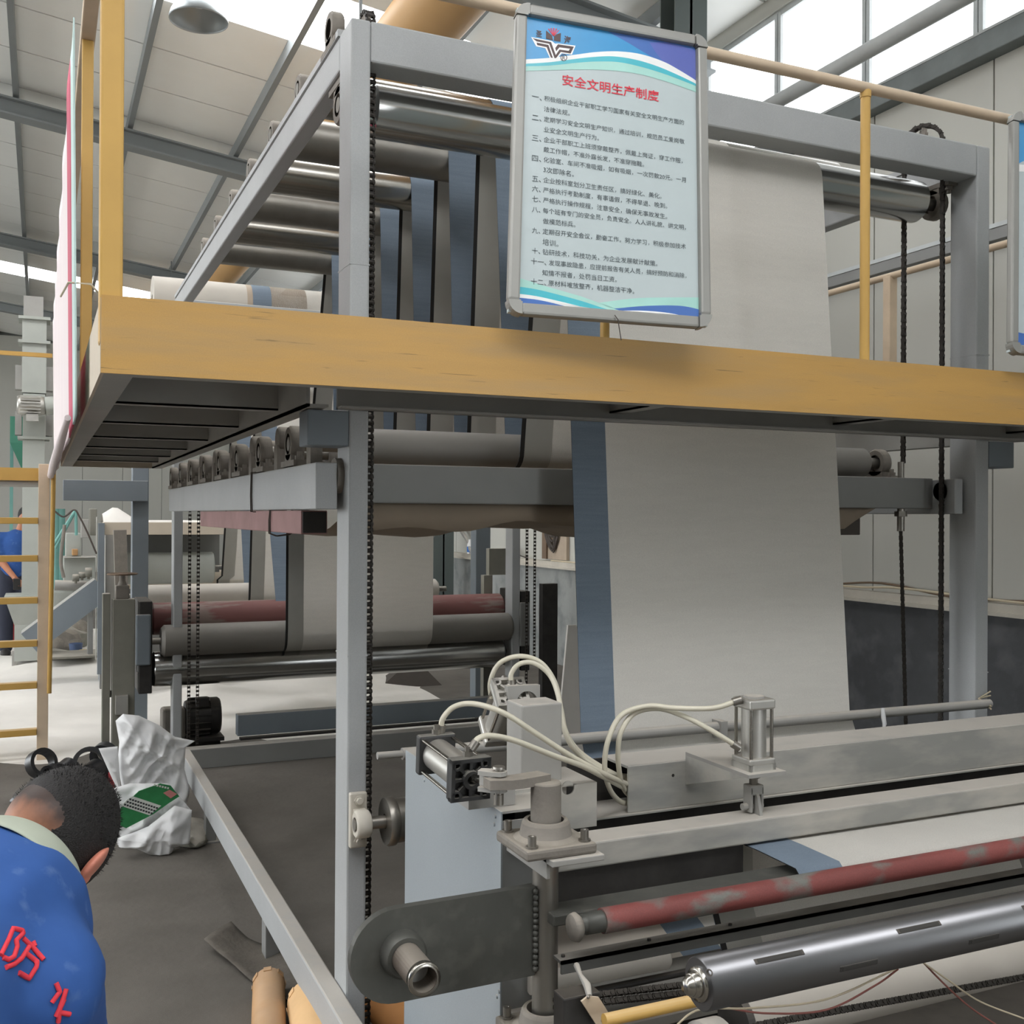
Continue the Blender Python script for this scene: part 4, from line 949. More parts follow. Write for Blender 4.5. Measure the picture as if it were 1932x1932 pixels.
# bowed mounting frame beside it
pts = []
q1_, q2_ = P(958, 1295, Y=2.33), P(1019, 1292, Y=2.33); q3_, q4_ = P(1019, 1328, Y=2.33), P(960, 1335, Y=2.33)
br = thing('mounting_frame', 'dusty cast mounting frame with an arched opening behind the box column', 'bracket', cp)
arcp = [P(1005-20*math.cos(math.radians(a))-10, 1326-22*math.sin(math.radians(a)), Y=2.33) for a in range(0, 181, 15)]
outl = [q4_, q1_, q2_, q3_]
full = [(p.x, p.z) for p in [q4_, q1_, q2_, q3_] + arcp[::-1]]
MB().prism(full, V((0,2.33,0)), V((1,0,0)), V((0,0,1)), -.02).build('casting', 'grey_light', br)
MB().box(cp.x-.03, cp.x+.05, 2.335, 2.36, CZT, q4_.z+.01).build('casting_stem', 'grey_light', br)
# air hoses
def hose(label, pts, r=.0062):
    w = [P(px, py, Y=yy) for px, py, yy in pts]
    t = thing('air_hose', label, 'hose', w[0], 'cream air hoses')
    MB().sweep(spline(w, 8), r, 10).build('tube', 'hose', t)
    MB().sweep([w[0]+(w[0]-w[1]).normalized()*.008, w[0], w[0]+(w[1]-w[0]).normalized()*.012], .0095, 10).build('ferrule', 'steel_dull', t)
ai = A1+u1*.043*1.2; 
hose('cream air hose arching from the rear port of the large air cylinder', [(832,1378,2.165),(836,1355,2.16),(858,1333,2.15),(895,1328,2.12),(950,1345,2.08),(1010,1383,2.07),(1080,1428,2.08),(1150,1465,2.12),(1192,1482,2.24),(1215,1484,2.27)])
hose('cream air hose from the front port of the large air cylinder', [(893,1408,1.985),(902,1394,1.985),(925,1388,1.99),(970,1397,2.0),(1040,1424,2.02),(1100,1446,2.06),(1150,1472,2.14),(1190,1492,2.24),(1215,1495,2.27)])
hose('inner of two cream air hoses looping high over the box column', [(965,1292,2.36),(965,1270,2.36),(982,1252,2.35),(1010,1252,2.33),(1038,1275,2.31),(1053,1312,2.28),(1061,1360,2.26),(1074,1400,2.25),(1102,1432,2.26),(1150,1458,2.26),(1195,1466,2.27),(1215,1467,2.27)])
hose('outer of two cream air hoses looping high over the box column', [(929,1325,2.42),(925,1288,2.41),(942,1252,2.39),(980,1238,2.36),(1020,1250,2.34),(1047,1288,2.31),(1059,1340,2.28),(1068,1382,2.27),(1092,1417,2.27),(1140,1450,2.27),(1192,1474,2.28),(1215,1477,2.28)])
hose('larger cream air hose loop from the top of the small upright cylinder', [(1392,1322,2.0),(1345,1336,2.02),(1275,1336,2.06),(1222,1332,2.10),(1172,1350,2.12),(1147,1398,2.12),(1141,1450,2.13),(1151,1490,2.15),(1170,1512,2.2),(1190,1515,2.25),(1215,1512,2.27)])
hose('smaller cream air hose loop from the foot of the small upright cylinder', [(1390,1408,2.0),(1345,1380,2.02),(1292,1352,2.06),(1242,1337,2.10),(1197,1346,2.12),(1172,1380,2.12),(1166,1420,2.13),(1169,1460,2.15),(1176,1486,2.2),(1190,1502,2.25),(1215,1504,2.27)])
# conduit in front of the sheet, tied to the right post
cz_ = P(1400, 1368, Y=2.725).z
cd = thing('conduit_pipe', 'dusty conduit pipe running across before the white sheet to the right post', 'pipe', (2, 2.725, cz_))
MB().cyl((.90,2.725,cz_+.008), (3.10,2.725,cz_-.006), .0165, 16).build('pipe', 'grey_light', cd)
MB().cyl((.83,2.725,cz_+.009), (.90,2.725,cz_+.008), .010, 12).build('rod_end', 'grey_light', cd)
x = P(1358, 1375, Y=2.725).x; MB().box(x-.012, x+.012, 2.70, 2.75, cz_-.035, cz_+.022).build('pipe_clip', 'grey_light', cd)
x = P(1657, 1365, Y=2.725).x; MB().sweep([(x,2.705,cz_+.018),(x-.002,2.70,cz_-.01),(x+.004,2.70,cz_-.035),(x,2.70,cz_-.05)], [.006,.008,.007,.004], 8).build('tape', 'sack', cd)
for q in range(2):
    MB().sweep([(3.08,2.70,cz_-.02+.01*q),(3.12,2.79,cz_),(3.19,2.80,cz_+.02-.015*q)], .003, 6).build('tie_wire', 'wire_pale', cd)
# roller behind the side panel with its bearing on the left post
rb = thing('nip_roller', 'brownish steel roller with a flanged end behind the blue side panel', 'roller', (.9, 2.755, .716))
MB().lathe((.862,2.755,.714), (1,0,0), [(0,.02),(0,.062),(0,.062),(.006,.066),(.022,.066),(.028,.060),(.028,.060),(.10,.058),(2.2,.058),(2.2,.02)], 36, cap=False).build('barrel', 'steel_dull', rb)
MB().cyl((.775,2.755,.714), (.865,2.755,.714), .017, 16).build('shaft', 'steel_dull', rb)
pbk = thing('pillow_bearing', 'cream pillow bearing bolted to the front of the left post', 'bearing', (.798, 2.78, .716))
MB().box(.774, .822, 2.788, 2.809, .64, .79).build('base_plate', 'cap_stone', pbk, .004)
MB().lathe((.778,2.755,.714), (1,0,0), [(0,.020),(0,.032),(0,.032),(.004,.037),(.036,.037),(.04,.032),(.04,.032),(.04,.02),(.04,.02),(.01,.018)], 24, cap=False).build('housing', 'cap_stone', pbk)
MB().box(.782, .814, 2.755, 2.79, .68, .748).build('neck', 'cap_stone', pbk)
for z in (.66, .77):
    MB().lathe((.798,2.788,z), (0,-1,0), [(0,.014),(.004,.014),(.004,.014),(.004,.009),(.004,.009),(.014,.009)], 6, False).build('bolt', 'cap_stone', pbk)
# lower cross beam (pressure bar) below the upright cylinder
pbm = thing('pressure_beam', 'dust-covered lower cross beam in the foreground under the upright cylinder', 'beam', (2, 1.99, .806))
MB().box(.985, 3.40, 1.95, 2.03, .808, .862).build('beam', 'beam_dusty', pbm, .004)
MB().prism([(-.03,0),(.012,0),(.006,.05),(-.008,.058),(-.02,.04)], V((C2.x-.004,2.0,.862)), V((0,1,0)), V((0,0,1)), .008).build('lug', 'grey_light', pbm)
bl = thing('wiper_blade', 'black blade strip below the dusty lower cross beam', 'blade', (1.2, 1.97, .75))
MB().box(.985, 1.462, 1.962, 1.97, .725, .808).build('blade', 'iron_dark', bl)
gb = thing('guide_bar', 'flat grey guide bar behind the red roller', 'bar', (2, 1.83, .77))
MB().box(.90, 3.40, 1.80, 1.865, .762, .784).build('bar', 'plate_arm', gb, .003)
rd = thing('red_roller', 'worn red-painted roller with bare grey patches across the foreground', 'roller', (2, 1.745, .783))
MB().lathe((.975,1.745,.783), (1,0,0), [(0,.015),(0,.0235),(0,.0235),(2.44,.0235)], 32, cap=False).build('barrel', 'red_roll', rd)
MB().lathe((.927,1.745,.783), (1,0,0), [(0,.012),(0,.016),(0,.016),(.006,.019),(.012,.017),(.012,.020),(.05,.020)], 28, cap=False).build('end_sleeve', 'plate_arm', rd)
MB().lathe((.910,1.745,.780), (1,0,0), [(0,.0),(0,.024),(.010,.027),(.018,.020),(.018,.012)], 24, cap=False).build('end_collar', 'iron_dusty', rd)
ab = thing('angle_bar', 'dark angle bar below the red roller', 'bar', (2, 1.78, .69))
zz = .708
MB().box(.90, 3.40, 1.765, 1.80, zz-.004, zz+.002).box(.90, 3.40, 1.765, 1.77, zz-.022, zz+.002).build('bar', 'bar_grey', ab)
for px, py in ((1060,1805),(1222,1777),(1375,1748)):
    q = P(px, py, Y=1.79); MB().cyl((q.x,1.785,zz+.002), (q.x,1.785,zz+.006), .004, 8).build('rivet', 'iron_dark', ab)
gp = thing('stub_roller', 'short pale roller end beside the blue web edge in the foreground', 'roller', (1.1, 1.97, .578))
MB().lathe((.93,1.97,.578), (1,0,0), [(0,.02),(.33,.0235),(.337,.018),(.337,.0)], 28).build('barrel', 'pale_roll', gp)
MB().cyl((1.0,1.985,.53), (3.4,1.985,.53), .008, 10).build('rod', 'iron_dark', gp)
roller('lower turning roller of the web under the foreground beams', 2.10, .46, .045, 1.05, 3.35, 'grey_roll', None, (None, None), name='turning_roller')
ap = thing('apron_plate', 'pale apron plate left of the blue stripe below the red roller', 'plate', (1.2, 2.2, .46))
MB().add([(1.02,2.06,.40),(1.462,2.06,.40),(1.462,2.52,.575),(1.02,2.52,.575),(1.02,2.06,.404),(1.462,2.06,.404),(1.462,2.52,.579),(1.02,2.52,.579)], [(0,3,2,1),(4,5,6,7),(0,1,5,4),(1,2,6,5),(2,3,7,6),(3,0,4,7)]).build('plate', 'web_back', ap)
# air shaft (winding mandrel)
AY, AZ, AR, AX = 1.263, .880, .0372, .865
ash = thing('winding_shaft', 'bright steel winding shaft with slots pointing at the camera at lower right', 'shaft', (AX, AY, AZ))
MB().lathe((AX,AY,AZ), (1,0,0), [(0,.020),(0,.0355),(0,.0355),(.0015,AR),(2.58,AR)], 56, cap=False).build('barrel', 'air_steel', ash)
MB().lathe((AX-.0265,AY,AZ), (1,0,0), [(0,.0),(.001,.008),(.006,.0125),(.012,.0145),(.012,.0145),(.012,.017),(.022,.0175),(.022,.0175),(.022,.024),(.027,.0245)], 32, cap=False).build('end_journal', 'steel', ash)
def slot(x0, x1, ang):
    u = V((0, -math.cos(ang), math.sin(ang))); w = V((0, math.sin(ang), math.cos(ang)))
    c = V(((x0+x1)/2, AY, AZ))+u*(AR-.0004)
    MB().obox(c, V(((x1-x0)/2,0,0)), w*.0042, u*.0012).build('slot_recess', 'iron_dark', ash, .001)
    MB().obox(c+u*.0006, V(((x1-x0)/2-.005,0,0)), w*.0026, u*.0012).build('clamp_leaf', 'slot_dark', ash)
def at_shaft(px, py):
    # angle and x on the barrel for a photo pixel
    d = ray(px, py); a = d.y**2+d.z**2; oc = V((0, -AY, CAM_H-AZ)); b = 2*(oc.y*d.y+oc.z*d.z); c = oc.y**2+oc.z**2-AR**2
    disc = b*b-4*a*c; t = (-b-math.sqrt(max(disc, 0)))/(2*a)
    yy, z = d.y*t-AY, CAM_H+d.z*t-AZ
    return d.x*t, math.atan2(z, -yy)
for (p0, p1) in (((1422,1812),(1518,1799)), ((1692,1757),(1775,1742)), ((1585,1828),(1656,1815)), ((1828,1777),(1885,1766)), ((1928,1712),(1990,1702))):
    (xa, an), (xb, an2) = at_shaft(*p0), at_shaft(*p1); slot(xa, xb, (an+an2)/2)
xs_, an = at_shaft(1338, 1835); u = V((0,-math.cos(an),math.sin(an)))
MB().lathe(V((xs_,AY,AZ))+u*(AR-.002), u, [(0,.0),(0.001,.0035),(.0025,.0035),(.0025,.0055)], 14, cap=False).build('set_screw', 'iron_dark', ash)
wst = thing('winder_stand', 'blue-grey stand carrying the winding shaft beyond the right edge', 'stand', (3.5, 1.26, 0))
MB().box(3.42, 3.449, 1.16, 1.36, 0, 1.0).build('pedestal', 'panel_blue', wst, .003)
# roll and drum under the winding shaft
rl2 = thing('core_roll', 'pale fabric roll lying below the winding shaft', 'roll', (1.1, 1.46, .665))
MB().lathe((1.085,1.46,.697), (1,0,0), [(0,.02),(0,.043),(0,.043),(2.2,.043)], 40, cap=False).build('fabric', 'roll_felt', rl2)
MB().lathe((1.070,1.46,.697), (1,0,0), [(0,.0),(0,.046),(0,.046),(.014,.046),(.014,.046),(.014,.02)], 36, cap=False).build('end_disc', 'iron_dark', rl2)
sp_ = thing('drip_tray', 'dark grimy steel tray under the winding shaft', 'tray', (2, 1.5, .40))
MB().box(1.02, 3.42, 1.10, 1.98, .395, .40).build('tray', 'iron_dark', sp_)
MB().box(1.02, 3.42, 1.10, 1.105, .0, .43).build('tray_front', 'paint_dark', sp_)
MB().box(1.02, 1.025, 1.105, 1.98, .0, .43).build('tray_side', 'paint_dark', sp_)
dr = thing('dark_drum', 'dark grey wheel below the end of the winding shaft', 'wheel', (1.0, 1.45, .66))
MB().lathe((.99,1.44,.66), (1,0,0), [(0,.0),(0,.055),(0,.055),(.004,.06),(.045,.06),(.05,.055),(.05,.0)], 36).build('wheel', 'paint_dark', dr)
for p in (.0127,):
    for k in (0, 1):
        m = link_mesh(k, p)
        LINKSRC[(k, p)] = m; me = bpy.data.meshes.new('link'); me.from_pydata([tuple(v) for v in m.v], [], m.f); me.materials.append(M['chain_iron']); LINKME[(k, p)] = me
chain('oily drive chain beside the small tag plate, upper strand', [P(1052,1886,Y=1.60), P(1292,1858,Y=1.60)], (0,-.8,.55), 'drive_chain', .0127)
chain('oily drive chain beside the small tag plate, lower strand', [P(1052,1900,Y=1.60), P(1292,1874,Y=1.60)], (0,-.8,.55), 'drive_chain', .0127)
chain('oily drive chain along the bottom edge below the pale roll', [P(1430,1934,Y=1.36), P(1940,1842,Y=1.36)], (0,-.8,.55), 'drive_chain', .0127)
chain('drive chain peeping out below the winding shaft', [P(1560,1832,Y=1.33), P(1945,1757,Y=1.33)], (0,-.8,.5), 'drive_chain', .0127)
yp_ = thing('yellow_pipe', 'yellow painted pipe under the end of the winding shaft', 'pipe', (.9, 1.45, .72))
MB().cyl(P(1140,1925,Y=1.5), V((2.2,1.5,P(1300,1893,Y=1.5).z)), .0105, 14).build('pipe', 'yellow_plain', yp_)
# small tag plate on a lever
tg = thing('lever_switch', 'small lever switch with a pale tag plate in front of the chains', 'switch', P(1110,1870,Y=1.55))
MB().sweep([P(1088,1822,Y=1.70), P(1095,1840,Y=1.62), P(1108,1860,Y=1.57), P(1112,1880,Y=1.55)], [.006,.004,.007,.005], 8).build('lever', 'grey_light', tg)
q = [P(px, py, Y=1.55) for px, py in ((1095,1888),(1108,1878),(1128,1880),(1153,1920),(1149,1930),(1122,1930))]
MB().prism([(p.x, p.z) for p in q], V((0,1.55,0)), V((1,0,0)), V((0,0,1)), .004).build('tag_plate', 'tan_paint', tg)
MB().box(.80, .87, 1.56, 1.60, .60, .745).build('switch_body', 'iron_dark', tg, .003)
for p in (P(1110,1881,Y=1.545), P(1137,1925,Y=1.545)): MB().lathe(p, (0,-1,0), [(0,.0035),(.003,.002)], 8).build('screw', 'steel_dull', tg)
# loose wires under the winding shaft
for lab, pts, mm in (('pale loose wire hanging below the winding shaft', [(1270,1940,1.3),(1320,1905,1.32),(1420,1902,1.32),(1560,1885,1.32),(1690,1828,1.3)], 'wire_pale'),
                     ('brown loose wire hanging below the winding shaft', [(1360,1900,1.33),(1450,1912,1.33),(1560,1905,1.33),(1650,1860,1.33),(1695,1828,1.31)], 'wire_red'),
                     ('pale loose wire trailing to the lower right corner', [(1740,1815,1.3),(1790,1850,1.3),(1850,1890,1.29),(1940,1925,1.28)], 'wire_pale'),
                     ('brown loose wire trailing to the lower right corner', [(1742,1816,1.31),(1780,1855,1.31),(1830,1900,1.30),(1890,1940,1.29)], 'wire_red')):
    tag(MB().sweep(spline([P(a, b, Y=c) for a, b, c in pts], 8), .0016, 6).build('loose_wire', mm), lab, 'wire')
# ================================================================== rear machine
rm = thing('rear_machine', 'blue-grey rear machine frame with posts and low dark beams behind the accumulator', 'machine frame', (2, 7.5, 0))
for x0, x1 in ((.60, .712), (3.27, 3.40)):
    MB().box(x0, x1, 8.0, 8.12, 0, 2.9).build('post', 'paint_blue', rm, .005)
MB().box(.712, 3.27, 8.0, 8.1, 2.6, 2.72).build('cross_beam', 'paint_blue', rm)
MB().box(.60, 3.3, 7.18, 7.28, .49, .555).build('roller_sill', 'iron_dark', rm, .004)
MB().box(1.16, 3.2, 6.86, 6.94, .125, .26).build('low_beam', 'paint_blue', rm, .004)
MB().box(.80, 3.2, 6.60, 6.70, .0, .12).build('base_beam', 'paint_dark', rm, .004)
MB().box(1.16, 3.2, 6.75, 6.80, .12, .135).build('base_rail', 'iron_dark', rm)
for x0, x1, m_ in ((.565, .645, 'paint_blue'), (3.20, 3.27, 'paint_dark')):
    MB().box(x0, x1, 6.95, 7.35, .42, 1.0).build('roller_cheek', 'iron_dark', rm, .006)
    MB().box(x0-.02, x1-.01, 6.93, 6.95, .60, .92).build('cheek_block', m_, rm, .02)
MB().box(3.30, 3.42, 6.8, 6.86, 0, 1.06).build('dark_panel', 'iron_dark', rm)
MB().box(3.05, 3.12, 7.3, 7.36, 0, 1.10).build('guide_post', 'olive_metal', rm); MB().box(3.10, 3.26, 7.32, 7.38, 1.10, 1.30).build('guide_block', 'olive_metal', rm)
MB().bar((2.62,8.6,.75), (3.35,8.6,1.75), .07, .07, (0,1,0)).build('diagonal_brace', 'paint_dark', rm)
roller('maroon-painted roller behind the hanging web at the rear', 7.25, .86, .105, .655, 3.17, 'maroon_roll', 'rear rollers', name='rear_roller', edge=.02)
roller('plain grey roller the hanging web wraps under at the rear', 7.0, .742, .101, .70, 3.13, 'grey_roll', 'rear rollers', name='rear_roller', edge=.02)
roller('large chrome roller lowest of the rear rollers', 7.06, .555, .112, .645, 3.09, 'chrome', 'rear rollers', name='rear_roller', edge=.02)
roller('white roller behind the maroon roller', 8.33, .93, .085, .66, 3.05, 'pale_roll', 'rear rollers', name='rear_roller', edge=.02)
roller('far pinkish white roller behind the rear web', 9.95, .95, .085, .66, 3.05, 'cream_plate', 'rear rollers', name='rear_roller', edge=.02)
roller('far top roller left of the rear web', 7.98, 2.45, .075, .80, 3.1, 'steel_dull', 'rear rollers', name='rear_roller')
roller('farthest top roller of the rear web', 9.0, 2.45, .075, .80, 3.1, 'steel_dull', 'rear rollers', name='rear_roller')
wrl = thing('web_roll', 'pale fabric-wrapped roll with a blue band at the back of the accumulator top', 'roll', (1, 7.5, 2.9))
zr_ = P(420, 575, Y=7.6).z
MB().lathe((P(287,560,Y=7.6).x,7.6,zr_), (1,0,0), [(0,.03),(0,.155),(0,.155),(.62,.155)], 36, cap=False).build('roll', 'pale_roll', wrl)
MB().lathe((P(287,560,Y=7.6).x+.62,7.6,zr_), (1,0,0), [(0,.155),(.42,.155)], 36, cap=False).build('brown_band', 'board_brown', wrl)
MB().lathe((P(470,560,Y=7.6).x,7.6,zr_), (1,0,0), [(0,.1565),(.13,.1565)], 36, cap=False).build('blue_band', 'web_blue', wrl)
MB().lathe((P(470,560,Y=7.6).x+.13,7.6,zr_), (1,0,0), [(0,.155),(1.2,.155),(1.2,.03)], 36, cap=False).build('white_band', 'web_white', wrl)
MB().box(.75, 3.2, 7.55, 7.65, zr_-.26, zr_-.16).build('support_beam', 'paint', wrl)
# geared motor at the foot of the rear left post
mo = thing('geared_motor', 'dark geared motor on the floor beside the rear left post', 'motor', (.95, 7.25, 0))
MB().lathe((.88,7.25,.20), (1,0,0), [(0,.06),(0,.105),(0,.105),(.02,.115),(.16,.115),(.16,.115),(.16,.122),(.16,.122),(.21,.122),(.225,.11),(.225,.0)], 28).build('motor_body', 'iron_dark', mo)
for a in range(0, 360, 24):
    c, s = math.cos(math.radians(a)), math.sin(math.radians(a)); MB().obox((.97,7.25+.119*c,.20+.119*s), (.065,0,0), (0,.009*c,.009*s), (0,-.002*s,.002*c)).build('cooling_fin', 'iron_dark', mo)
MB().box(.73, .88, 7.17, 7.33, .07, .27).build('gearbox', 'iron_dusty', mo, .02)
MB().box(.70, 1.12, 7.13, 7.37, .05, .075).build('mounting_plate', 'iron_dark', mo); MB().box(.72, 1.10, 7.17, 7.33, 0, .05).build('mounting_block', 'iron_dark', mo)
MB().box(.94, 1.02, 7.13, 7.2, .28, .34).build('terminal_box', 'iron_dark', mo, .006)
# olive upright with hand wheel
ol = thing('adjusting_column', 'olive-grey upright column with a hand wheel on top at the left rear', 'column', (.48, 7.0, 0))
MB().box(.412, .545, 6.98, 7.06, 0, 1.015).build('column', 'olive_metal', ol, .004)
MB().box(.355, .40, 7.0, 7.08, 0, 1.05).build('channel', 'olive_metal', ol, .003)
MB().box(.355, .41, 7.02, 7.05, .40, .44).build('rib', 'olive_metal', ol)
MB().box(.43, .51, 6.99, 7.06, 1.015, 1.10).build('screw_block', 'iron_dusty', ol, .006)
MB().lathe((.47,7.02,1.10), (0,0,1), [(0,.03),(.03,.018),(.06,.018)], 14).build('spindle', 'iron_dusty', ol)
m = MB().lathe((.47,7.02,1.165), (0,0,1), [(0,.085),(.006,.095),(.012,.085),(.006,.078),(0,.085)], 28, cap=False)
for k in range(4): m.bar((.47,7.02,1.17), (.47+.085*math.cos(k*1.57+.4), 7.02+.085*math.sin(k*1.57+.4), 1.172), .014, .008)
m.build('hand_wheel', 'wire_brown', ol)
MB().box(.43, .505, 6.94, 6.985, .30, .42).build('switch_box', 'alu', ol, .003)
MB().box(.555, .60, 6.98, 7.03, .55, .75).build('side_block', 'paint_dark', ol, .01)
# ladder to the platform
ld = thing('ladder', 'yellow steel ladder at the left edge leading up to the platform', 'ladder', (-.27, 7.25, 0))
for x in (.005, -.62):
    MB().box(x-.02, x+.045, 7.22, 7.26, 0, 1.86).build('stile', 'tan_paint', ld, .003)
MB().cyl((.055,7.2,.42), (.072,7.2,1.86), .014, 12).build('grab_pipe', 'yellow_plain', ld)
for py in (980, 1051, 1130, 1211, 1290, 1378):
    z = P(60, py, Y=7.24).z
    MB().box(-.60, -.015, 7.21, 7.27, z-.028, z+.012).build('rung', 'yellow_plain', ld, .003)
ldg = thing('ladder_landing', 'yellow edged landing at the head of the ladder', 'platform', (-.6, 7.3, 1.74))
MB().box(-1.6, .0, 7.28, 7.30, 1.755, 1.835).build('landing_fascia', 'yellow_plain', ldg)
MB().box(-1.6, .0, 7.30, 8.0, 1.73, 1.756).build('landing_deck', 'underside', ldg)
MB().box(-1.6, .06, 7.28, 7.31, 2.54, 2.565).build('landing_rail', 'yellow_plain', ldg)
MB().cyl((-1.5,7.3,1.83), (-1.5,7.3,2.55), .014, 10).build('landing_post', 'yellow_plain', ldg)
for x in (-1.5, -.75): MB().box(x-.03, x+.03, 7.9, 7.96, 0, 1.73).build('landing_leg', 'tan_paint', ldg)
# bucket elevator far left
EY = 11.4
el = thing('bucket_elevator', 'tall pale grey bucket elevator shaft with flanges at the far left', 'conveyor', (-.07, EY, 0))
e0, e1 = P(40, 900, Y=EY).x, P(86, 900, Y=EY).x
zs = [P(62, py, Y=EY).z for py in (558, 600, 645, 742, 826, 1150)]
MB().add([(e0+.01,EY,zs[1]),(e1-.03,EY,zs[1]),(e1-.03,EY+.26,zs[1]),(e0+.01,EY+.26,zs[1]),(e0+.01,EY+.02,zs[0]),(e1-.03,EY+.02,zs[0]),(e1-.03,EY+.24,zs[0]),(e0+.01,EY+.24,zs[0])], [(0,3,2,1),(4,5,6,7),(0,1,5,4),(1,2,6,5),(2,3,7,6),(3,0,4,7)]).build('head_cap', 'grey_light', el)
for za, zb_, dx in ((zs[2],zs[1],.0), (zs[3],zs[2],.0), (zs[4],zs[3],-.01), (.45,zs[4],-.01)):
    MB().box(e0-dx, e1+dx, EY, EY+.26, za+.005, zb_-.005).build('casing', 'green_roll', el)
for z in (zs[1], zs[2], zs[4]):
    MB().box(e0-.035, e1+.035, EY-.03, EY+.29, z-.014, z+.014).build('flange', 'green_roll', el)
MB().box(e0-.05, e1+.06, EY-.06, EY+.32, .10, .50).build('boot', 'green_roll', el)
MB().add([(e0-.04,EY-.05,.42),(e1+.05,EY-.05,.42),(e1+.05,EY+.3,.42),(e0-.04,EY+.3,.42),(e0-.14,EY-.14,.74),(e1+.14,EY-.14,.74),(e1+.14,EY+.4,.74),(e0-.14,EY+.4,.74)], [(0,3,2,1),(4,5,6,7),(0,1,5,4),(1,2,6,5),(2,3,7,6),(3,0,4,7)]).build('inlet_funnel', 'green_roll', el)
for x in (e0-.05, e1+.05): MB().box(x-.02, x+.02, EY-.05, EY-.01, 0, .2).build('foot', 'grey_light', el)
for s_, x in ((-1, e0-.03), (1, e1+.03)):
    for z in (zs[2]-.35, zs[2]-.8): MB().box(x-.03, x+.03, EY+.05, EY+.2, z-.12, z+.12).build('tension_unit', 'grey_light', el)
em_ = thing('elevator_motor', 'ribbed pale motor on the front of the bucket elevator', 'motor', P(60,765,Y=EY-.15))
mc = P(60, 765, Y=EY-.16)
MB().lathe((mc.x-.13,mc.y,mc.z), (1,0,0), [(0,.0),(0,.085),(.02,.095),(.20,.095),(.26,.08),(.26,.0)], 24).build('motor_body', 'alu', em_)
for i in range(6): MB().box(mc.x-.10, mc.x+.08, mc.y-.112, mc.y-.085, mc.z-.08+.03*i, mc.z-.07+.03*i).build('cooling_fin', 'alu', em_)
MB().cyl((mc.x+.12,mc.y,mc.z+.0), (mc.x+.30,mc.y,mc.z+.02), .09, 20).build('gearbox', 'green_roll', em_)
MB().box(mc.x-.05, mc.x+.06, mc.y-.10, mc.y-.02, mc.z-.16, mc.z-.09).build('terminal_box', 'alu', em_)
gh_ = thing('green_hopper', 'green hopper bin in the far background left of the elevator', 'hopper', (-.6, 15, 1.8))
MB().box(-.37, -.20, 15.0, 15.5, 2.46, 2.80).build('bin', 'green_hopper', gh_)
MB().add([(-.23,15.1,2.12),(-.20,15.1,2.12),(-.20,15.4,2.12),(-.23,15.4,2.12),(-.37,15,2.46),(-.20,15,2.46),(-.20,15.5,2.46),(-.37,15.5,2.46)], [(0,3,2,1),(4,5,6,7),(0,1,5,4),(1,2,6,5),(2,3,7,6),(3,0,4,7)]).build('cone', 'green_hopper', gh_)
for x in (-.36, -.20): MB().box(x-.02, x+.02, 15.5, 15.55, 0, 2.6).build('leg', 'teal_pipe', gh_)
# blue-grey chute and clutter in the left background
ch = thing('chute', 'slanting blue-grey box chute leading from the elevator foot', 'chute', (.3, 10.5, .7))
a, b = P(95, 1180, Y=10.4), P(192, 1108, Y=10.4)
MB().bar(a-(b-a)*.4, b, .30, .21, (0,0,1)).build('trough', 'paint_blue', ch)
MB().box(b.x-.02, b.x+.10, 10.3, 10.5, 0, b.z).build('support', 'paint_blue', ch)
def mach(name, label, cat, boxes, loc, mm='olive_metal'):
    t = thing(name, label, cat, loc)
    for nm, (x0, y0, x1, y1), Yq, dep, m_ in boxes:
        p, q = P(x0, y1, Y=Yq), P(x1, y0, Y=Yq); MB().box(p.x, q.x, Yq, Yq+dep, p.z, q.z).build(nm, m_, t, .006)
    return t
mach('mixer_unit', 'pale grey mixer cabinet with motor in the left background', 'machine', [('cabinet', (124,1006,153,1052), 11.0, .4, 'green_roll'), ('lower_cabinet', (120,1052,180,1098), 11.0, .4, 'green_roll'), ('motor', (153,980,168,1015), 10.9, .2, 'grey_light'),
     ('post', (180,975,184,1245), 10.8, .06, 'alu'), ('gear_case', (170,960,183,1010), 11.2, .3, 'olive_metal'), ('shelf', (120,1050,182,1053), 10.9, .3, 'alu'), ('orange_block', (136,1036,147,1048), 10.9, .15, 'cardboard'),
     ('tank', (94,1115,185,1150), 11.1, .5, 'green_roll'), ('leg', (165,1150,176,1235), 11.2, .1, 'paint_dark'), ('base', (95,1236,185,1245), 11.1, .5, 'olive_metal')], P(140,1245,Z=0))
pt = P(103, 1104, Y=10.9); qt = P(178, 1106, Y=10.9)
tag(MB().cyl(pt, qt, .05, 18).build('feed_pipe', 'grey_light'), 'short thick grey pipe on the mixer in the left background', 'pipe')
vl = thing('valve_set', 'small dark valve assembly on the mixer pipe in the left background', 'valve', P(160,1090,Y=10.8))
for px, py, r in ((143,1090,.035),(155,1085,.03),(167,1080,.045)):
    c = P(px, py, Y=10.8); MB().lathe(c-V((.03,0,0)), (1,0,0), [(0,.0),(0,r),(.06,r),(.06,0)], 12).build('valve_body', 'olive_metal', vl); MB().cyl(c, c-V((0,0,r+.02)), .012, 8).build('stem', 'olive_metal', vl)
fk = thing('pipe_stand', 'leaning pale pipe tripod in the left background', 'stand', P(140,1000,Y=10.6))
top = P(143, 962, Y=10.6)
for px, py in ((100,1030),(104,1034),(144,1010)):
    MB().cyl(top, P(px, py, Y=10.6), .014, 8).build('pipe', 'teal_pipe', fk)
MB().sweep(spline([P(100,962,Y=10.5),P(120,975,Y=10.5),P(140,962,Y=10.5),P(150,975,Y=10.5),P(165,1005,Y=10.5),P(182,1045,Y=10.5)], 6), .009, 6).build('cable', 'cable_dark', fk)
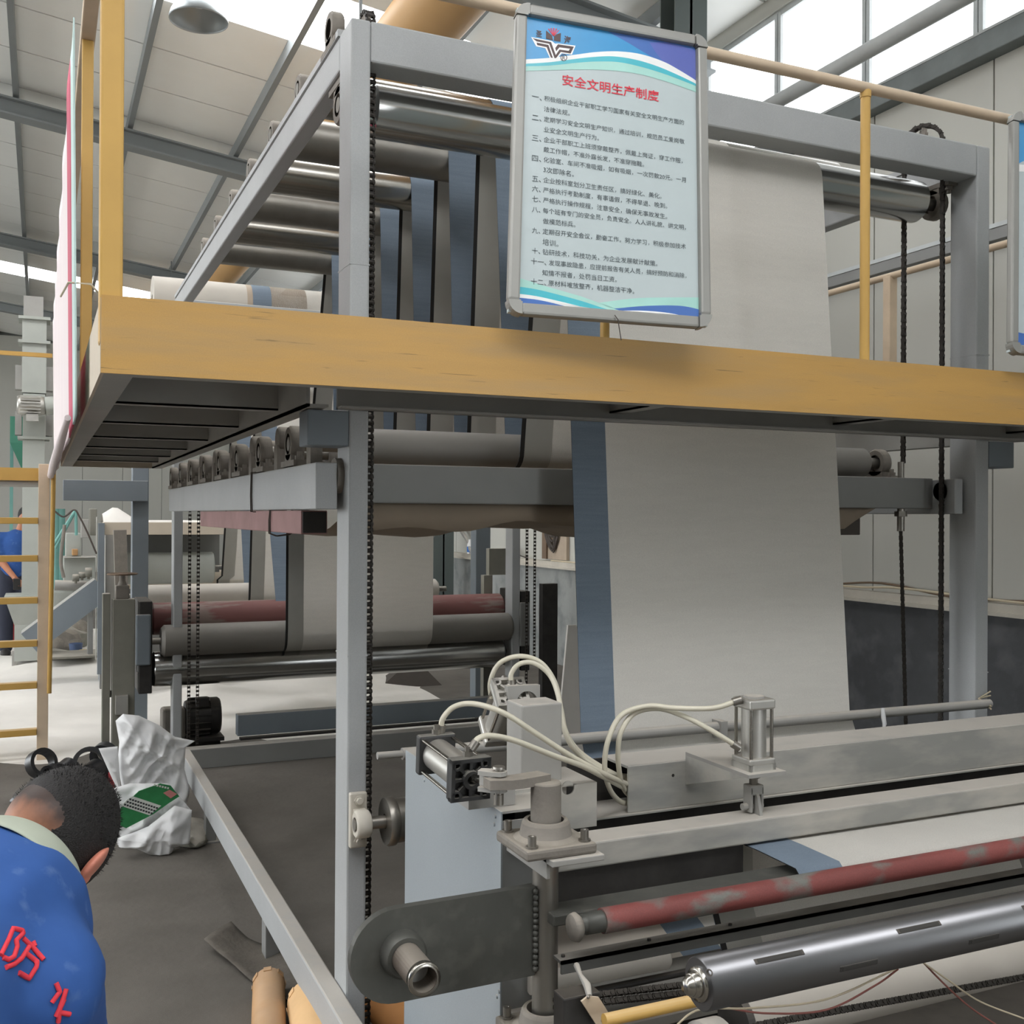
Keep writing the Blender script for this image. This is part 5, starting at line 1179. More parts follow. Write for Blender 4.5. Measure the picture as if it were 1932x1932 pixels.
MB().sweep(spline([P(122,990,Y=10.5),P(117,1030,Y=10.5),P(115,1062,Y=10.5),P(120,1090,Y=10.5)], 6), .018, 6).build('hanging_hose', 'iron_dusty', fk)
for px in (107, 116): tag(MB().cyl(P(px,960,Y=16), V((P(px,1060,Y=16).x,16,0)), .05, 10).build('drain_pipe', 'teal_pipe'), 'thin teal standpipe in the far left background, %s of two' % ('left' if px == 107 else 'right'), 'pipe')
# sand-topped tank with a pale roll behind the left posts
tn = thing('sand_box', 'dusty box frame heaped with sand behind the left rear post', 'container', (.8, 9.5, 0))
MB().box(.482, 1.50, 9.5, 9.62, 1.37, 1.478).build('top_beam', 'cream_plate', tn, .004)
MB().box(.50, .66, 9.5, 9.64, 0, 1.37).build('upright', 'grey_light', tn, .004); MB().box(.44, .49, 9.45, 9.5, .2, 1.47).build('front_angle', 'paint_blue', tn)
MB().box(.482, 1.5, 9.9, 10.0, .0, 1.47).build('back_plate', 'paint_dark', tn); MB().box(.482, 1.5, 9.62, 9.9, 1.40, 1.44).build('tray', 'grey_light', tn)
heap = []
for k in range(13):
    heap.append([V((.482+1.02*i/24, 9.5+.45*k/12, 1.475+.12*max(0, 1-abs(.482+1.02*i/24-.585)/.18)*math.sin(math.pi*k/12)+.02*math.sin(math.pi*k/12))) for i in range(25)])
tag(MB().grid(heap).build('sand_heap', 'powder'), 'small peak of pale sand on top of the box frame', 'sand', kind='stuff')
roller('broad pale green fabric roll behind the left rear post', 9.75, 1.07, .14, .645, 1.42, 'green_roll', None, name='fabric_roll', edge=.01)
tag(MB().bar(V((P(236,1095,Y=9.3).x,9.3,0)), P(226,1000,Y=9.3), .10, .10, (0,1,0)).build('timber_post', 'iron_dusty'), 'leaning weathered timber in front of the sand box', 'timber')
# bucket, tub, rubbish
bk = thing('bucket', 'small blue bucket on the floor in the left background', 'bucket', P(143,1240,Z=0))
c = P(143,1240,Z=0)
MB().lathe(c, (0,0,1), [(0,.0),(0,.055),(0,.055),(.15,.07),(.15,.07),(.15,.064),(.02,.05)], 20, cap=False).build('body', 'bucket_blue', bk)
MB().sweep(circ(c+V((0,0,.15)), .07, (1,0,0), (0,0,.6), 0, 180, 10), .004, 6).build('handle', 'steel_dull', bk)
c = P(157,1243,Z=0)
tb = thing('tub', 'small white tub with a yellow lid beside the blue bucket', 'tub', c)
MB().lathe(c, (0,0,1), [(0,.0),(0,.04),(0,.04),(.06,.05)], 18, cap=False).build('body', 'bottle_white', tb)
MB().lathe(c+V((0,0,.06)), (0,0,1), [(0,.052),(.035,.05),(.035,.0)], 18).build('lid', 'tub_yellow', tb)
for i, (px, py, rx, rz) in enumerate(((105,1235,.25,.22),(125,1222,.22,.16),(112,1205,.20,.14),(150,1215,.14,.2))):
    q = P(px, py+10, Z=0); lump('rubble_heap', (q.x, q.y+.5, 0), rx, .25, rz, ('iron_dusty', 'olive_metal', 'grey_light', 'iron_dusty')[i], ('brown rubble heap nearest the ladder in the left background', 'olive rubble heap behind the blue bucket', 'pale rubble heap under the slanting chute', 'narrow brown rubble heap beside the blue bucket')[i], 'rubble', i*3+1)
# frame of pale goods seen at the left edge: red cloth, crate
tag(MB().box(*(lambda p, q: (p.x, q.x, 13.4, 13.6, 0, q.z))(P(16,1046,Y=13.4), P(30,1022,Y=13.4))).build('red_bag', 'red_cloth', None, .02), 'dull red bag behind the worker in the background', 'bag')
tag(MB().box(*(lambda p, q: (p.x, q.x, 13.2, 13.3, 0, q.z))(P(-14,1080,Y=13.2), P(13,1026,Y=13.2))).build('dark_screen', 'black_plastic', None, .02), 'black panel at the left edge behind the worker in the background', 'panel')
# paper, rag and cone behind the sheet at right
q0 = P(1058, 1335, Y=6.0); tipc = P(1072, 1180, Y=6.0)
pc = thing('leaning_board', 'pale pointed board leaning behind the blue stripe of the sheet', 'board', (q0.x, 6.0, 0))
MB().prism([(q0.x-.03, 0), (tipc.x, tipc.z), (tipc.x+.06, tipc.z), (q0.x+.35, 0)], V((0,6.0,0)), V((1,0,0)), V((0,0,1)), -.02).build('panel', 'paper_white', pc)
tent = thing('membrane_scrap', 'dark folded membrane scrap on the floor far behind the rollers', 'scrap', (3.0, 9.3, 0))
q = P(875, 1275, Z=.15)
MB().add([V((2.75,9.0,0)),V((3.35,9.0,0)),V((3.3,9.5,0)),V((2.9,9.5,0)),V((3.15,9.2,.24))], [(0,1,4),(1,2,4),(2,3,4),(3,0,4),(0,3,2,1)]).build('fold', 'membrane_dark', tent)
# ================================================================== floor things at the left front
def cardtube(label, a, b, r, ri, mm, grp='cardboard tubes'):
    t = thing('cardboard_tube', label, 'tube', a, grp); a, b = V(a), V(b)
    MB().tube(a, b, r, ri, 36).build('tube', mm, t)
    d = (b-a).normalized(); u, v, _ = frame_of(d)
    for i in range(7):
        an = i*.9+.3; MB().obox(a+d*.012+u*(r+.001)*math.cos(an)+v*(r+.001)*math.sin(an), d*.013, (u*-math.sin(an)+v*math.cos(an))*.012, (u*math.cos(an)+v*math.sin(an))*.0012).build('torn_flap', mm, t)
    return t
cardtube('slim brown cardboard tube lying left of the broad one beside the post', P(507,1868,Z=.05)+V((.01,.05,0)), V((.47,2.35,.05)), .05, .043, 'cardboard')
cardtube('broad tan cardboard tube lying against the left post', P(592,1898,Z=.075)+V((0,.03,.0)), V((.60,2.15,.075)), .072, .062, 'cardboard_light')
cardtube('orange-brown cardboard tube lying right of the left post', P(745,1925,Z=.07)+V((.0,.12,0)), V((1.06,2.35,.07)), .062, .054, 'orange_card')
q = [P(px, py, Z=0) for px, py in ((385,1795),(392,1778),(435,1762),(560,1812),(612,1842),(590,1880),(545,1905))]
sc = thing('felt_scrap', 'dark curled strip of felt on the floor beside the floor beam', 'scrap', q[0])
rows = []
for i in range(21):
    t = i/20; a = q[0].lerp(q[6], t); b = q[2].lerp(q[4], t); row = []
    for j in range(9):
        s = j/8; p = a.lerp(b, s); p.z = .012+.010*math.sin(t*7+s*3)+.05*max(0, .2-t)**1.2*3+.012*abs(s-.5); row.append(p)
    rows.append(row)
o = MB().grid(rows).build('strip', 'scrap_felt', sc); md = o.modifiers.new('solid', 'SOLIDIFY'); md.thickness = .006
# black plastic rings
for i, (px, py, r, tilt) in enumerate(((78,1440,.075,.3), (100,1462,.06,1.2), (128,1455,.065,.9), (168,1440,.085,.5), (182,1462,.08,1.0), (150,1470,.06,.2), (196,1425,.07,.7))):
    q = P(px, py, Y=6.0 if i != 6 else 6.3); q.z = max(q.z, r)
    dirv = V((math.cos(tilt*3), -1, .5*math.sin(tilt*5)))
    tag(MB().tube(q-dirv.normalized()*.03, q+dirv.normalized()*.03, r, r*.74, 24).build('plastic_ring', 'black_plastic'), ('black plastic ring farthest left behind the bent worker', 'small black ring low beside the leftmost ring', 'black ring in the middle of the heap behind the worker', 'large black ring nearest the white sacks', 'large black ring low beside the white sacks', 'small black ring low in the middle of the heap', 'black ring at the foot of the olive column')[i], 'ring', 'black plastic rings')
tag(lump('black_scrap', (.10, 6.15, 0), .20, .18, .10, 'black_plastic', 'heap of black plastic scrap under the rings', 'scrap', 5), 'heap of black plastic scrap under the rings', 'scrap')
# white woven sacks
def sack(name, label, pts, Yc, depth, seed, extra=0):
    # silhouette polygon in photo pixels at distance Yc, puffed and creased
    poly = [P(px, py, Y=Yc) for px, py in pts]; cx = sum(p.x for p in poly)/len(poly); cz = sum(p.z for p in poly)/len(poly)
    n = len(poly); dense = []
    for i in range(n):
        for k in range(9): dense.append(poly[i].lerp(poly[(i+1) % n], k/9))
    m = MB(); rings = 20
    for side in (-1, 1):
        rows = []
        for k in range(rings+1):
            t = k/rings; row = []
            for p in dense+[dense[0]]:
                x = cx+(p.x-cx)*(1-t*.999); z = cz+(p.z-cz)*(1-t*.999)
                h = math.sqrt(max(0, 1-(1-t)**2))
                w = V((x*9, z*9, seed)); cre = min(1, abs(noise.noise(w))*2.2)*.55+min(1, abs(noise.noise(w*2.1))*2.0)*.28+min(1, abs(noise.noise(V((x*11-z*6, z*5, seed+5))))*2.4)*.45
                y = Yc+side*(depth*h*(.55+.35*noise.noise(V((x*3, z*3, seed)))) + depth*(.40-cre*.62)*h*(side < 0 or .4))
                row.append(V((x, y, max(z, .005))))
            rows.append(row)
        m.grid(rows, True)
    return m, cx, cz
def sackthing(name, label, pts, Yc, depth, seed, matn='sack'):
    m, cx, cz = sack(name, label, pts, Yc, depth, seed)
    t = thing(name, label, 'sack', (cx, Yc, 0), 'white woven sacks'); o = m.build('fabric', matn, t)
    return t
s1_ = sackthing('woven_sack', 'tall crumpled white sack leaning on the end of the floor beam', [(218,1360),(232,1347),(262,1350),(300,1368),(330,1390),(368,1398),(350,1410),(348,1450),(358,1490),(350,1530),(300,1545),(232,1500),(222,1440),(225,1400)], 5.55, .16, 1.3)
s2_ = sackthing('woven_sack', 'flap of white sack standing out left of the tall sack', [(186,1412),(222,1408),(226,1460),(228,1500),(212,1470)], 5.5, .05, 4.1)
s3_ = sackthing('woven_sack', 'white sack with a green printed label lying before the tall sack', [(196,1492),(245,1478),(318,1478),(345,1510),(362,1530),(350,1570),(300,1585),(225,1600),(198,1545)], 5.2, .13, 7.7)
s4_ = sackthing('woven_sack', 'empty white sack folded over on the floor nearest the camera', [(222,1582),(280,1560),(330,1520),(362,1528),(358,1590),(330,1598),(322,1612),(308,1622),(282,1612),(255,1600),(224,1598)], 5.02, .08, 9.2)
gy = 5.2-.155
lab = thing('sack_label', 'green label with white panel and pink square on the lying sack', 'label', P(270,1520,Y=gy))
def flat(pts, off): return [P(px, py, Y=gy+off) for px, py in pts]
MB().prism([(p.x, p.z) for p in flat([(262,1492),(302,1478),(322,1482),(338,1502),(318,1515),(290,1535),(238,1562),(222,1555),(222,1530)], 0)], V((0,gy,0)), V((1,0,0)), V((0,0,1)), .006).build('green_field', 'sack_green', lab)
MB().prism([(p.x, p.z) for p in flat([(240,1508),(250,1502),(304,1520),(282,1538),(228,1520)], -.008)], V((0,gy-.008,0)), V((1,0,0)), V((0,0,1)), .003).build('white_panel', 'sack_print', lab)
MB().prism([(p.x, p.z) for p in flat([(308,1496),(320,1490),(334,1498),(322,1506)], -.008)], V((0,gy-.008,0)), V((1,0,0)), V((0,0,1)), .003).build('pink_square', 'pink_ink', lab)
for r in range(3):                                 # rows of illegible print
    m = MB()
    for i in range(11):
        a0 = P(246-5*r+5.0*i, 1508+5*r+1.65*i, Y=gy-.0105); m.obox(a0, V((.0045,0,-.0015)), V((.001,0,.004)), V((0,.0008,0)))
    m.build('print_row', 'ink', lab)
m = MB()
for i in range(6): m.obox(P(292+5*i, 1481+1.2*i, Y=gy-.009), V((.004,0,-.001)), V((.001,0,.004)), V((0,.0008,0)))
m.build('print_row', 'sack_print', lab)
tag(MB().box(*(lambda p, q: (p.x, q.x, 5.9, 5.95, 0, q.z))(P(205,1500,Y=5.9), P(216,1460,Y=5.9))).build('brick_stack', 'red_cloth'), 'reddish block behind the white sacks', 'block')
tag(lump('debris', (.66, 5.25, 0), .10, .20, .04, 'olive_metal', 'small dark debris between the sacks and the beam leg', 'debris', 8), 'small dark debris between the sacks and the beam leg', 'debris')
# ================================================================== people
def remesh_body(parts, name, matn, voxel, parent=None, smooth=6, disp=None):
    """parts: list of (kind, data) joined and remeshed to one continuous surface"""
    bm = bmesh.new()
    def capsule(a, b, ra, rb, n=16):
        a, b = V(a), V(b); d = b-a; L = d.length; u, v, d = frame_of(d); rings = []
        prof = [(-ra*math.cos(t), ra*math.sin(t)) for t in (0.02, .4, .8, 1.2)]+[(0, ra), (L, rb)]+[(L+rb*math.sin(t), rb*math.cos(t)) for t in (.4, .8, 1.2, 1.55)]
        for t, r in prof: rings.append([bm.verts.new(a+d*t+u*r*math.cos(2*math.pi*i/n)+v*r*math.sin(2*math.pi*i/n)) for i in range(n)])
        for r0, r1 in zip(rings, rings[1:]):
            for i in range(n): bm.faces.new((r0[i], r1[i], r1[(i+1)%n], r0[(i+1)%n]))
        bm.faces.new(rings[0]); bm.faces.new(rings[-1][::-1])
    def ellip(c, ax):
        ax = [V(a) for a in ax]; ret = bmesh.ops.create_icosphere(bm, subdivisions=4, radius=1)
        flip = ax[0].cross(ax[1]).dot(ax[2]) < 0
        for v in ret['verts']: p = v.co.copy(); v.co = V(c)+ax[0]*p.x+ax[1]*p.y+ax[2]*p.z
        if flip: bmesh.ops.reverse_faces(bm, faces=list({f for v in ret['verts'] for f in v.link_faces}))
    for k, dta in parts:
        capsule(*dta) if k == 'c' else ellip(*dta)
    bmesh.ops.recalc_face_normals(bm, faces=bm.faces[:])
    me = bpy.data.meshes.new(name); bm.to_mesh(me); bm.free()
    o = bpy.data.objects.new(name, me); COL.objects.link(o)
    md = o.modifiers.new('r', 'REMESH'); md.mode = 'VOXEL'; md.voxel_size = voxel; md.use_smooth_shade = True
    ms = o.modifiers.new('s', 'SMOOTH'); ms.iterations = smooth; ms.factor = .5
    dg = bpy.context.evaluated_depsgraph_get(); dg.update()
    me2 = bpy.data.meshes.new_from_object(o.evaluated_get(dg)); o.modifiers.clear(); o.data = me2; bpy.data.meshes.remove(me)
    if disp:
        for v in me2.vertices: v.co = disp(v.co, v.normal)
    me2.materials.clear(); me2.materials.append(M[matn] if isinstance(matn, str) else matn)
    for p in me2.polygons: p.use_smooth = True
    me2.name = name
    if parent:
        org = ORG[parent.name]
        for v in me2.vertices: v.co -= org
        o.parent = parent; ORG[o.name] = org
    return o
def hand_parts(w, d, palm_n, size=1., side=1):
    """palm and five bent fingers from wrist w pointing along d; palm_n = palm normal"""
    d = V(d).normalized(); nn = (V(palm_n)-d*V(palm_n).dot(d)).normalized(); s = d.cross(nn)*side; k = size; out = []
    out.append(('e', (w+d*.045*k, (d*.052*k, s*.040*k, nn*.016*k))))
    for i, (off, L) in enumerate(((-.030,.066),(-.010,.078),(.011,.073),(.030,.056))):
        a = w+d*.082*k+s*off*k; b = a+(d*.9+nn*.35).normalized()*L*.5*k; c = b+(d*.45+nn*.9).normalized()*L*.32*k; e = c+(d*.1+nn).normalized()*L*.26*k
        out += [('c', (a-d*.015*k, b, .0088*k, .0080*k, 10)), ('c', (b, c, .0080*k, .0074*k, 10)), ('c', (c, e, .0074*k, .0064*k, 10))]
    a = w+d*.025*k-s*.032*k; b = a+(d*.6-s*.75+nn*.3).normalized()*.036*k; c = b+(d*.85-s*.25+nn*.5).normalized()*.028*k
    out += [('c', (a, b, .0115*k, .0095*k, 10)), ('c', (b, c, .0095*k, .008*k, 10))]
    return out
# ---- worker bending in the foreground
HC = P(110, 1578, D=1.72)                       # head centre
NB = P(22, 1665, D=1.62)                        # neck base
SPN = (HC-NB).normalized()
rt = P(82, 1868, D=1.44)                       # right shoulder
ub = P(-50, 1775, D=1.53)                       # between the shoulder blades
RT = P(172, 1655, D=1.64)-HC; RT = (RT-SPN*RT.dot(SPN)).normalized()  # towards his right
BK = RT.cross(SPN).normalized()                 # out of the back, towards the camera
if BK.dot(FB) > 0: BK = -BK
hip = V((-.36, 1.22, .80)); mid = (ub+hip)/2+V((0,0,.03))
ls = ub*2-rt+SPN*.02
man = thing('person', 'worker in a blue work shirt with red lettering on the back, bending forward', 'person', (-.3, 1.3, 0))
hr_, hf = V((.075,0,0)), 0
HX, HYb, HZ = RT*.078, BK*.096, SPN*.108        # head half axes: width, back-front, height
FH = -BK                                        # direction of the face
kneeR, kneeL = V((-.22,1.36,.44)), V((-.50,1.30,.44)); ankR, ankL = V((-.20,1.16,.08)), V((-.50,1.10,.08))
hipR, hipL = hip+V((.10,.03,-.02)), hip+V((-.10,.0,-.02))
elR, elL = rt+V((.03,.22,-.20)), ls+V((-.06,.20,-.18)); wrR, wrL = elR+V((.0,.20,-.12)), elL+V((.10,.20,-.10))
body = [('e', (HC, (HX, HYb, HZ))), ('e', (HC+FH*.03-SPN*.05, (RT*.062, BK*.07, SPN*.075))), ('e', (HC+BK*.025-SPN*.005, (RT*.077, BK*.08, SPN*.085))),
        ('c', (NB-SPN*.05, HC-SPN*.04-FH*.005, .064, .058)),
        ('e', (HC+FH*.103-SPN*.03, (RT*.012, BK*.016, SPN*.02))),                    # nose
        ('e', (HC+FH*.088-SPN*.068, (RT*.024, BK*.012, SPN*.008))),                   # mouth
        ('e', (HC+FH*.078-SPN*.098, (RT*.03, BK*.025, SPN*.02))),                    # chin
        ('c', (mid, ub, .15, .145)), ('c', (hip, mid, .14, .15)), ('c', (ub, NB-SPN*.03, .12, .066)), ('c', (ls, rt, .075, .075)),
        ('c', (rt, elR, .058, .045)), ('c', (elR, wrR, .044, .029)), ('c', (ls, elL, .058, .045)), ('c', (elL, wrL, .044, .029)),
        ('c', (hipR, kneeR, .088, .060)), ('c', (kneeR, ankR, .058, .040)), ('c', (hipL, kneeL, .088, .060)), ('c', (kneeL, ankL, .058, .040)),
        ('e', (ankR+V((.0,.06,-.045)), (V((.042,0,0)), V((0,.12,0)), V((0,0,.035))))), ('e', (ankL+V((.0,.06,-.045)), (V((.042,0,0)), V((0,.12,0)), V((0,0,.035)))))]
for s_ in (-1, 1):
    body.append(('e', (HC+FH*.088+RT*s_*.031+SPN*.004, (RT*.013, BK*.010, SPN*.008))))
body += hand_parts(wrR, (wrR-elR), V((0,0,-1)), 1., 1) + hand_parts(wrL, (wrL-elL), V((0,0,-1)), 1., -1)
# skin that turns to close-cropped hair up the back of the head
ms = M['skin'].copy(); ms.name = 'cropped_skin'; nt = ms.node_tree; bs = nt.nodes['Principled BSDF']
src = bs.inputs['Base Color'].links[0].from_socket
ge = nt.nodes.new('ShaderNodeNewGeometry'); sub = nt.nodes.new('ShaderNodeVectorMath'); sub.operation = 'SUBTRACT'; sub.inputs[1].default_value = HC; nt.links.new(ge.outputs['Position'], sub.inputs[0])
dt = nt.nodes.new('ShaderNodeVectorMath'); dt.operation = 'DOT_PRODUCT'; ax = (SPN*1.0+BK*.15+RT*.28).normalized(); dt.inputs[1].default_value = ax; nt.links.new(sub.outputs[0], dt.inputs[0])
nz = nt.nodes.new('ShaderNodeTexNoise'); nz.inputs['Scale'].default_value = 26; nz.inputs['Detail'].default_value = 5; nt.links.new(ge.outputs['Position'], nz.inputs['Vector'])
nm_ = nt.nodes.new('ShaderNodeMath'); nm_.operation = 'MULTIPLY_ADD'; nm_.inputs[1].default_value = .05; nt.links.new(nz.outputs['Fac'], nm_.inputs[0]); nt.links.new(dt.outputs['Value'], nm_.inputs[2])
mr = nt.nodes.new('ShaderNodeMapRange'); mr.inputs[1].default_value, mr.inputs[2].default_value = -.045, .01; mr.inputs[4].default_value = .95; nt.links.new(nm_.outputs[0], mr.inputs[0])
bd = nt.nodes.new('ShaderNodeVectorMath'); bd.operation = 'DOT_PRODUCT'; bd.inputs[1].default_value = BK; nt.links.new(sub.outputs[0], bd.inputs[0])
mb_ = nt.nodes.new('ShaderNodeMapRange'); mb_.inputs[1].default_value, mb_.inputs[2].default_value = -.06, -.02; nt.links.new(bd.outputs['Value'], mb_.inputs[0])
mm = nt.nodes.new('ShaderNodeMath'); mm.operation = 'MULTIPLY'; nt.links.new(mr.outputs[0], mm.inputs[0]); nt.links.new(mb_.outputs[0], mm.inputs[1])
mx = nt.nodes.new('ShaderNodeMix'); mx.data_type = 'RGBA'; nt.links.new(mm.outputs[0], mx.inputs[0]); nt.links.new(src, mx.inputs[6]); mx.inputs[7].default_value = s2l((34,29,27)); nt.links.new(mx.outputs[2], bs.inputs['Base Color'])
bo_ = remesh_body(body, 'body', ms, .0065, man, 4)
# hair cap: a shell over crown and back of the head, with rough ends
def hair_lim(p): return -.70+.48*max(0, p.y)-.28*p.x*max(0, p.y)**.5-.05*abs(p.x)+(.7 if p.y < -.6 else 0)
def hair_cap(parent):
    bm = bmesh.new(); bmesh.ops.create_icosphere(bm, subdivisions=6, radius=1)
    kill = []
    for v in bm.verts:
        p = v.co; hgt = p.z; bck = p.y
        side = abs(p.x)
        lim = hair_lim(p) + .05*noise.noise(p*5)
        if hgt < lim: kill.append(v)
    bmesh.ops.delete(bm, geom=kill, context='VERTS')
    for v in bm.verts:
        p = v.co.copy(); dl = hair_lim(p); th = max(0, min(1, (p.z-dl)/.45)); k = .978+.078*th+(.010*noise.noise(p*38)+.008*noise.noise(p*90))*th
        v.co = HC+RT*.0795*p.x*k+BK*.101*p.y*k+SPN*.112*p.z*k+BK*.004 - ORG[parent.name]
    me = bpy.data.meshes.new('hair'); bm.to_mesh(me); bm.free(); me.materials.append(M['hair'])
    for f in me.polygons: f.use_smooth = True
    o = bpy.data.objects.new('hair', me); COL.objects.link(o); o.parent = parent
hair_cap(man)
hm_ = MB(); random.seed(3)                       # short bristles along the silhouette
for i in range(2600):
    a, b = random.uniform(0, 2*math.pi), random.uniform(-.05, 1)
    p = V((math.sqrt(1-b*b)*math.cos(a), math.sqrt(1-b*b)*math.sin(a), b))
    if p.y < -.75: continue
    if p.z < hair_lim(p)+.25: continue
    c = HC+RT*.084*p.x+BK*.107*p.y+SPN*.121*p.z+BK*.004; nn = (RT*p.x/.08+BK*p.y/.1+SPN*p.z/.115).normalized()
    t = (nn+V((random.uniform(-.5,.5), random.uniform(-.5,.5), random.uniform(-.5,.5)))*.6).normalized()*random.uniform(.003, .007); w = t.cross(nn+V((.1,.2,.3))).normalized()*.0007
    hm_.face([c-w, c+w, c+t])
hm_.build('hair_bristles', 'hair', man, kind='stuff')
# ears
for s_ in (-1, 1):
    c = HC+RT*s_*.084-SPN*.030-BK*.012
    ear = [('e', (c, (RT*.009-BK*.004*s_, BK*.028+RT*s_*.018, SPN*.033))), ('e', (c-SPN*.022-BK*.004, (RT*.008, BK*.012, SPN*.014))), ('e', (c+RT*s_*.008+BK*.012+SPN*.006, (RT*.006, BK*.006, SPN*.028)))]
    remesh_body(ear, 'ear', 'ear_skin', .0022, man, 3)
# shirt
shirt = [('c', (mid, ub, .172, .166)), ('c', (hip+SPN*.02, mid, .165, .172)), ('c', (ub, NB-SPN*.055, .140, .086)), ('c', (ls, rt, .096, .080)),
         ('c', (rt, rt.lerp(elR, .75), .078, .070)), ('c', (ls, ls.lerp(elL, .75), .084, .074)), ('c', (rt.lerp(NB, .1), NB-SPN*.05+RT*.02, .09, .08)), ('c', (ls.lerp(NB, .1), NB-SPN*.05-RT*.02, .09, .08))]
def folds(p, n):
    w = noise.noise(V((p.x*9, p.y*5, p.z*9)))*.006+abs(noise.noise(V((p.x*14+p.z*8, p.y*9, p.z*6))))*.008
    return p+n*(w-.002)
so = remesh_body(shirt, 'shirt', 'shirt_blue', .009, man, 10, folds)
# collar band standing round the neck
rows = []
cN = NB+SPN*.004
for k in range(4):
    row = []
    for i in range(41):
        a = 2*math.pi*i/40; r = (.124, .112, .096, .073)[k]; row.append(cN+SPN*(-.020, .004, .030, .046)[k]+RT*(r*math.cos(a))+BK*(r*.98*math.sin(a)))
    rows.append(row)
o = MB().grid(rows).build('collar', 'collar_grey', man); o.modifiers.new('solid', 'SOLIDIFY').thickness = .006; o.modifiers.new('sub', 'SUBSURF').levels = 1
tr = [('e', (hip+V((0,0,-.02)), (V((.17,0,0)), V((0,.15,0)), V((0,0,.14))))), ('c', (hipR, kneeR, .108, .082)), ('c', (kneeR, ankR+V((0,0,.03)), .080, .066)), ('c', (hipL, kneeL, .108, .082)), ('c', (kneeL, ankL+V((0,0,.03)), .080, .066))]
remesh_body(tr, 'trousers', 'trousers', .012, man, 6)
for a in (ankR, ankL):
    remesh_body([('e', (a+V((0,.07,-.038)), (V((.052,0,0)), V((0,.145,0)), V((0,0,.042))))), ('c', (a, a+V((0,0,.03)), .056, .054))], 'shoe', 'shoe', .01, man, 4)
# red characters sewn on the back: strokes projected onto the shirt
from mathutils.bvhtree import BVHTree
bvh = BVHTree.FromPolygons([v.co + ORG[man.name] for v in so.data.vertices], [tuple(p.vertices) for p in so.data.polygons])
def on_shirt(px, py):
    d = ray(px, py).normalized(); h = bvh.ray_cast(V((0,0,CAM_H)), d)
    return h[0]-d*.002 if h[0] else P(px, py, D=1.42)
def stroke(pts, r=.0052):
    q = []
    for (a, b) in zip(pts, pts[1:]):
        for k in range(5): q.append((a[0]+(b[0]-a[0])*k/5, a[1]+(b[1]-a[1])*k/5))
    q.append(pts[-1]); return [on_shirt(0+x/3.63, 1400+y/3.63) for x, y in q]
STROKES = [[(5,1460),(60,1350),(90,1275),(150,1290),(158,1310),(110,1360),(118,1400),(95,1470),(60,1490),(20,1475)],   # ear radical
           [(225,1365),(240,1400)], [(160,1345),(230,1410),(300,1490)], [(200,1400),(150,1480),(100,1520),(40,1545)], [(170,1440),(255,1505),(250,1540),(200,1620),(130,1580)],
           [(455,1690),(440,1740),(410,1820),(400,1920)], [(385,1650),(410,1710),(355,1785)], [(440,1740),(425,1800)], [(395,1850),(480,1865)], [(440,1760),(385,1880)]]
m = MB()
for s_ in STROKES: m.sweep(stroke(s_), .0034, 6)
m.build('sewn_lettering', 'shirt_red', man)
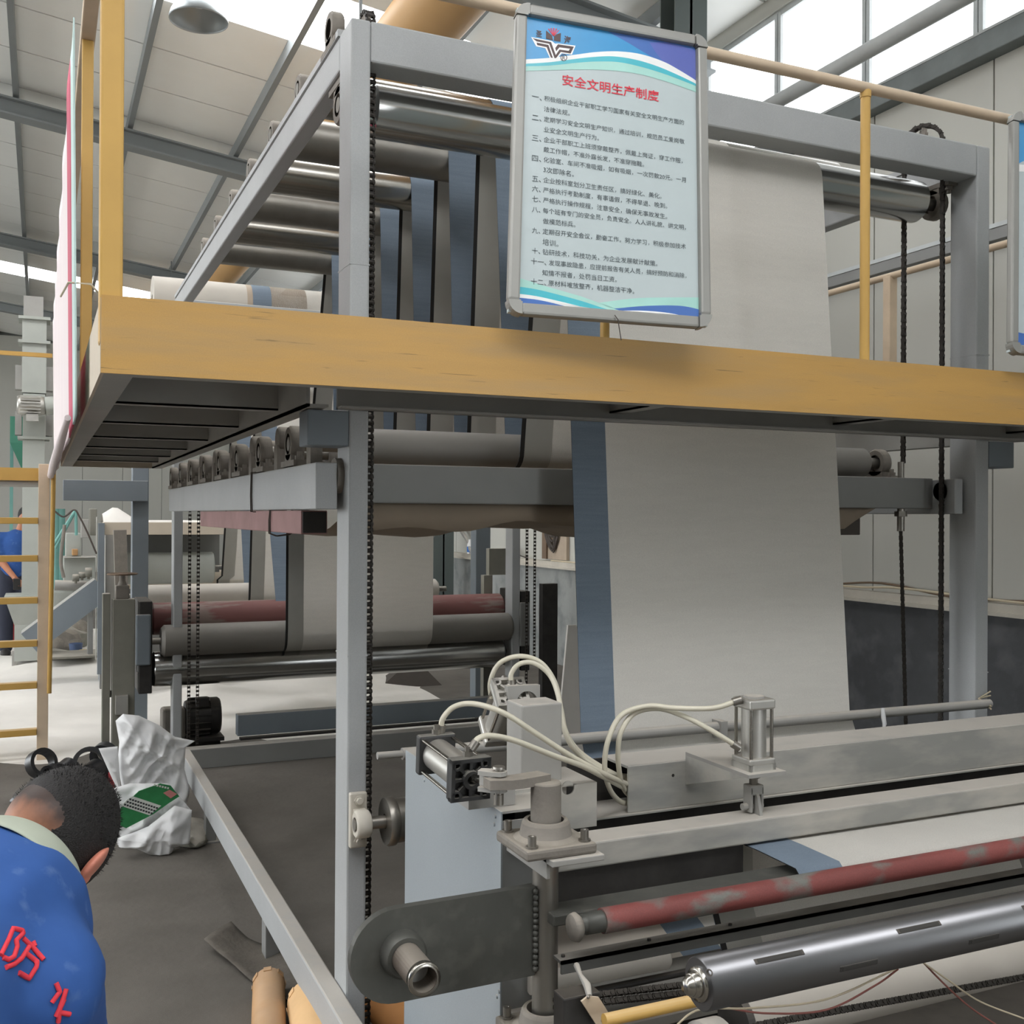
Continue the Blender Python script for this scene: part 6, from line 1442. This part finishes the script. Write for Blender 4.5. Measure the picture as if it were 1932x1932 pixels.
# ---- second worker far behind the ladder
WY = 12.4; g0 = P(28, 1238, Z=0); bx_, by_ = g0.x, g0.y
w2 = thing('person', 'distant worker in a blue T-shirt and dark trousers standing behind the ladder', 'person', (bx_, by_, 0))
def W(dx, dy, z): return V((bx_+dx, by_+dy, z))
hd = W(.10,-.02,1.50)
body2 = [('e', (hd, (V((.075,0,0)), V((0,.095,0)), V((0,0,.115))))), ('e', (hd+V((.0,-.095,-.02)), (V((.012,0,0)), V((0,.016,0)), V((0,0,.02))))), ('c', (W(.04,0,1.32), hd, .055, .055)),
         ('c', (W(0,0,.98), W(.02,0,1.22), .13, .14)), ('c', (W(-.16,0,1.28), W(.20,0,1.28), .06, .06)), ('c', (W(-.17,0,1.26), W(-.13,-.10,1.02), .048, .040)), ('c', (W(-.13,-.10,1.02), W(.0,-.22,.86), .038, .028)),
         ('c', (W(.2,0,1.26), W(.2,-.1,1.02), .048, .04)), ('c', (W(.2,-.1,1.02), W(.14,-.25,.9), .038, .028)),
         ('c', (W(-.08,0,.9), W(-.09,-.02,.5), .085, .06)), ('c', (W(-.09,-.02,.5), W(-.09,.02,.08), .056, .042)), ('c', (W(.09,0,.9), W(.10,-.02,.5), .085, .06)), ('c', (W(.10,-.02,.5), W(.10,.02,.08), .056, .042)),
         ('e', (W(-.09,-.05,.04), (V((.045,0,0)), V((0,.13,0)), V((0,0,.04))))), ('e', (W(.10,-.05,.04), (V((.045,0,0)), V((0,.13,0)), V((0,0,.04)))))]
body2 += hand_parts(W(.0,-.22,.86), V((.5,-.6,-.3)), V((0,-.3,-1)), 1., 1)+hand_parts(W(.14,-.25,.9), V((-.3,-.6,-.3)), V((0,-.3,-1)), 1., -1)
remesh_body(body2, 'body', 'skin', .012, w2, 4)
remesh_body([('c', (W(0,0,.95), W(.02,0,1.22), .15, .16)), ('c', (W(-.17,0,1.27), W(.21,0,1.27), .078, .078)), ('c', (W(-.18,0,1.26), W(-.15,-.06,1.12), .068, .066)), ('c', (W(.21,0,1.26), W(.21,-.06,1.12), .068, .066))], 'shirt', 'shirt_blue', .014, w2, 6)
remesh_body([('e', (W(0,0,.88), (V((.155,0,0)), V((0,.12,0)), V((0,0,.12))))), ('c', (W(-.08,0,.88), W(-.09,-.02,.5), .098, .080)), ('c', (W(-.09,-.02,.5), W(-.09,.02,.10), .078, .070)), ('c', (W(.09,0,.88), W(.10,-.02,.5), .098, .080)), ('c', (W(.10,-.02,.5), W(.10,.02,.10), .078, .070))], 'trousers', 'trousers', .014, w2, 5)
remesh_body([('e', (hd+V((0,.015,.03)), (V((.082,0,0)), V((0,.10,0)), V((0,0,.10)))))], 'hair', 'hair', .012, w2, 2)
for x in (-.09, .10): remesh_body([('e', (W(x,-.055,.045), (V((.054,0,0)), V((0,.145,0)), V((0,0,.046)))))], 'shoe', 'shoe', .012, w2, 2)
hh = W(.02,-.33,.80)
tag(MB().obox(hh, V((.035,0,0)), V((0,.005,.004)), V((0,-.05,.06))).build('handset', 'black_plastic', None, .004), 'small dark handset held by the distant worker', 'handset')
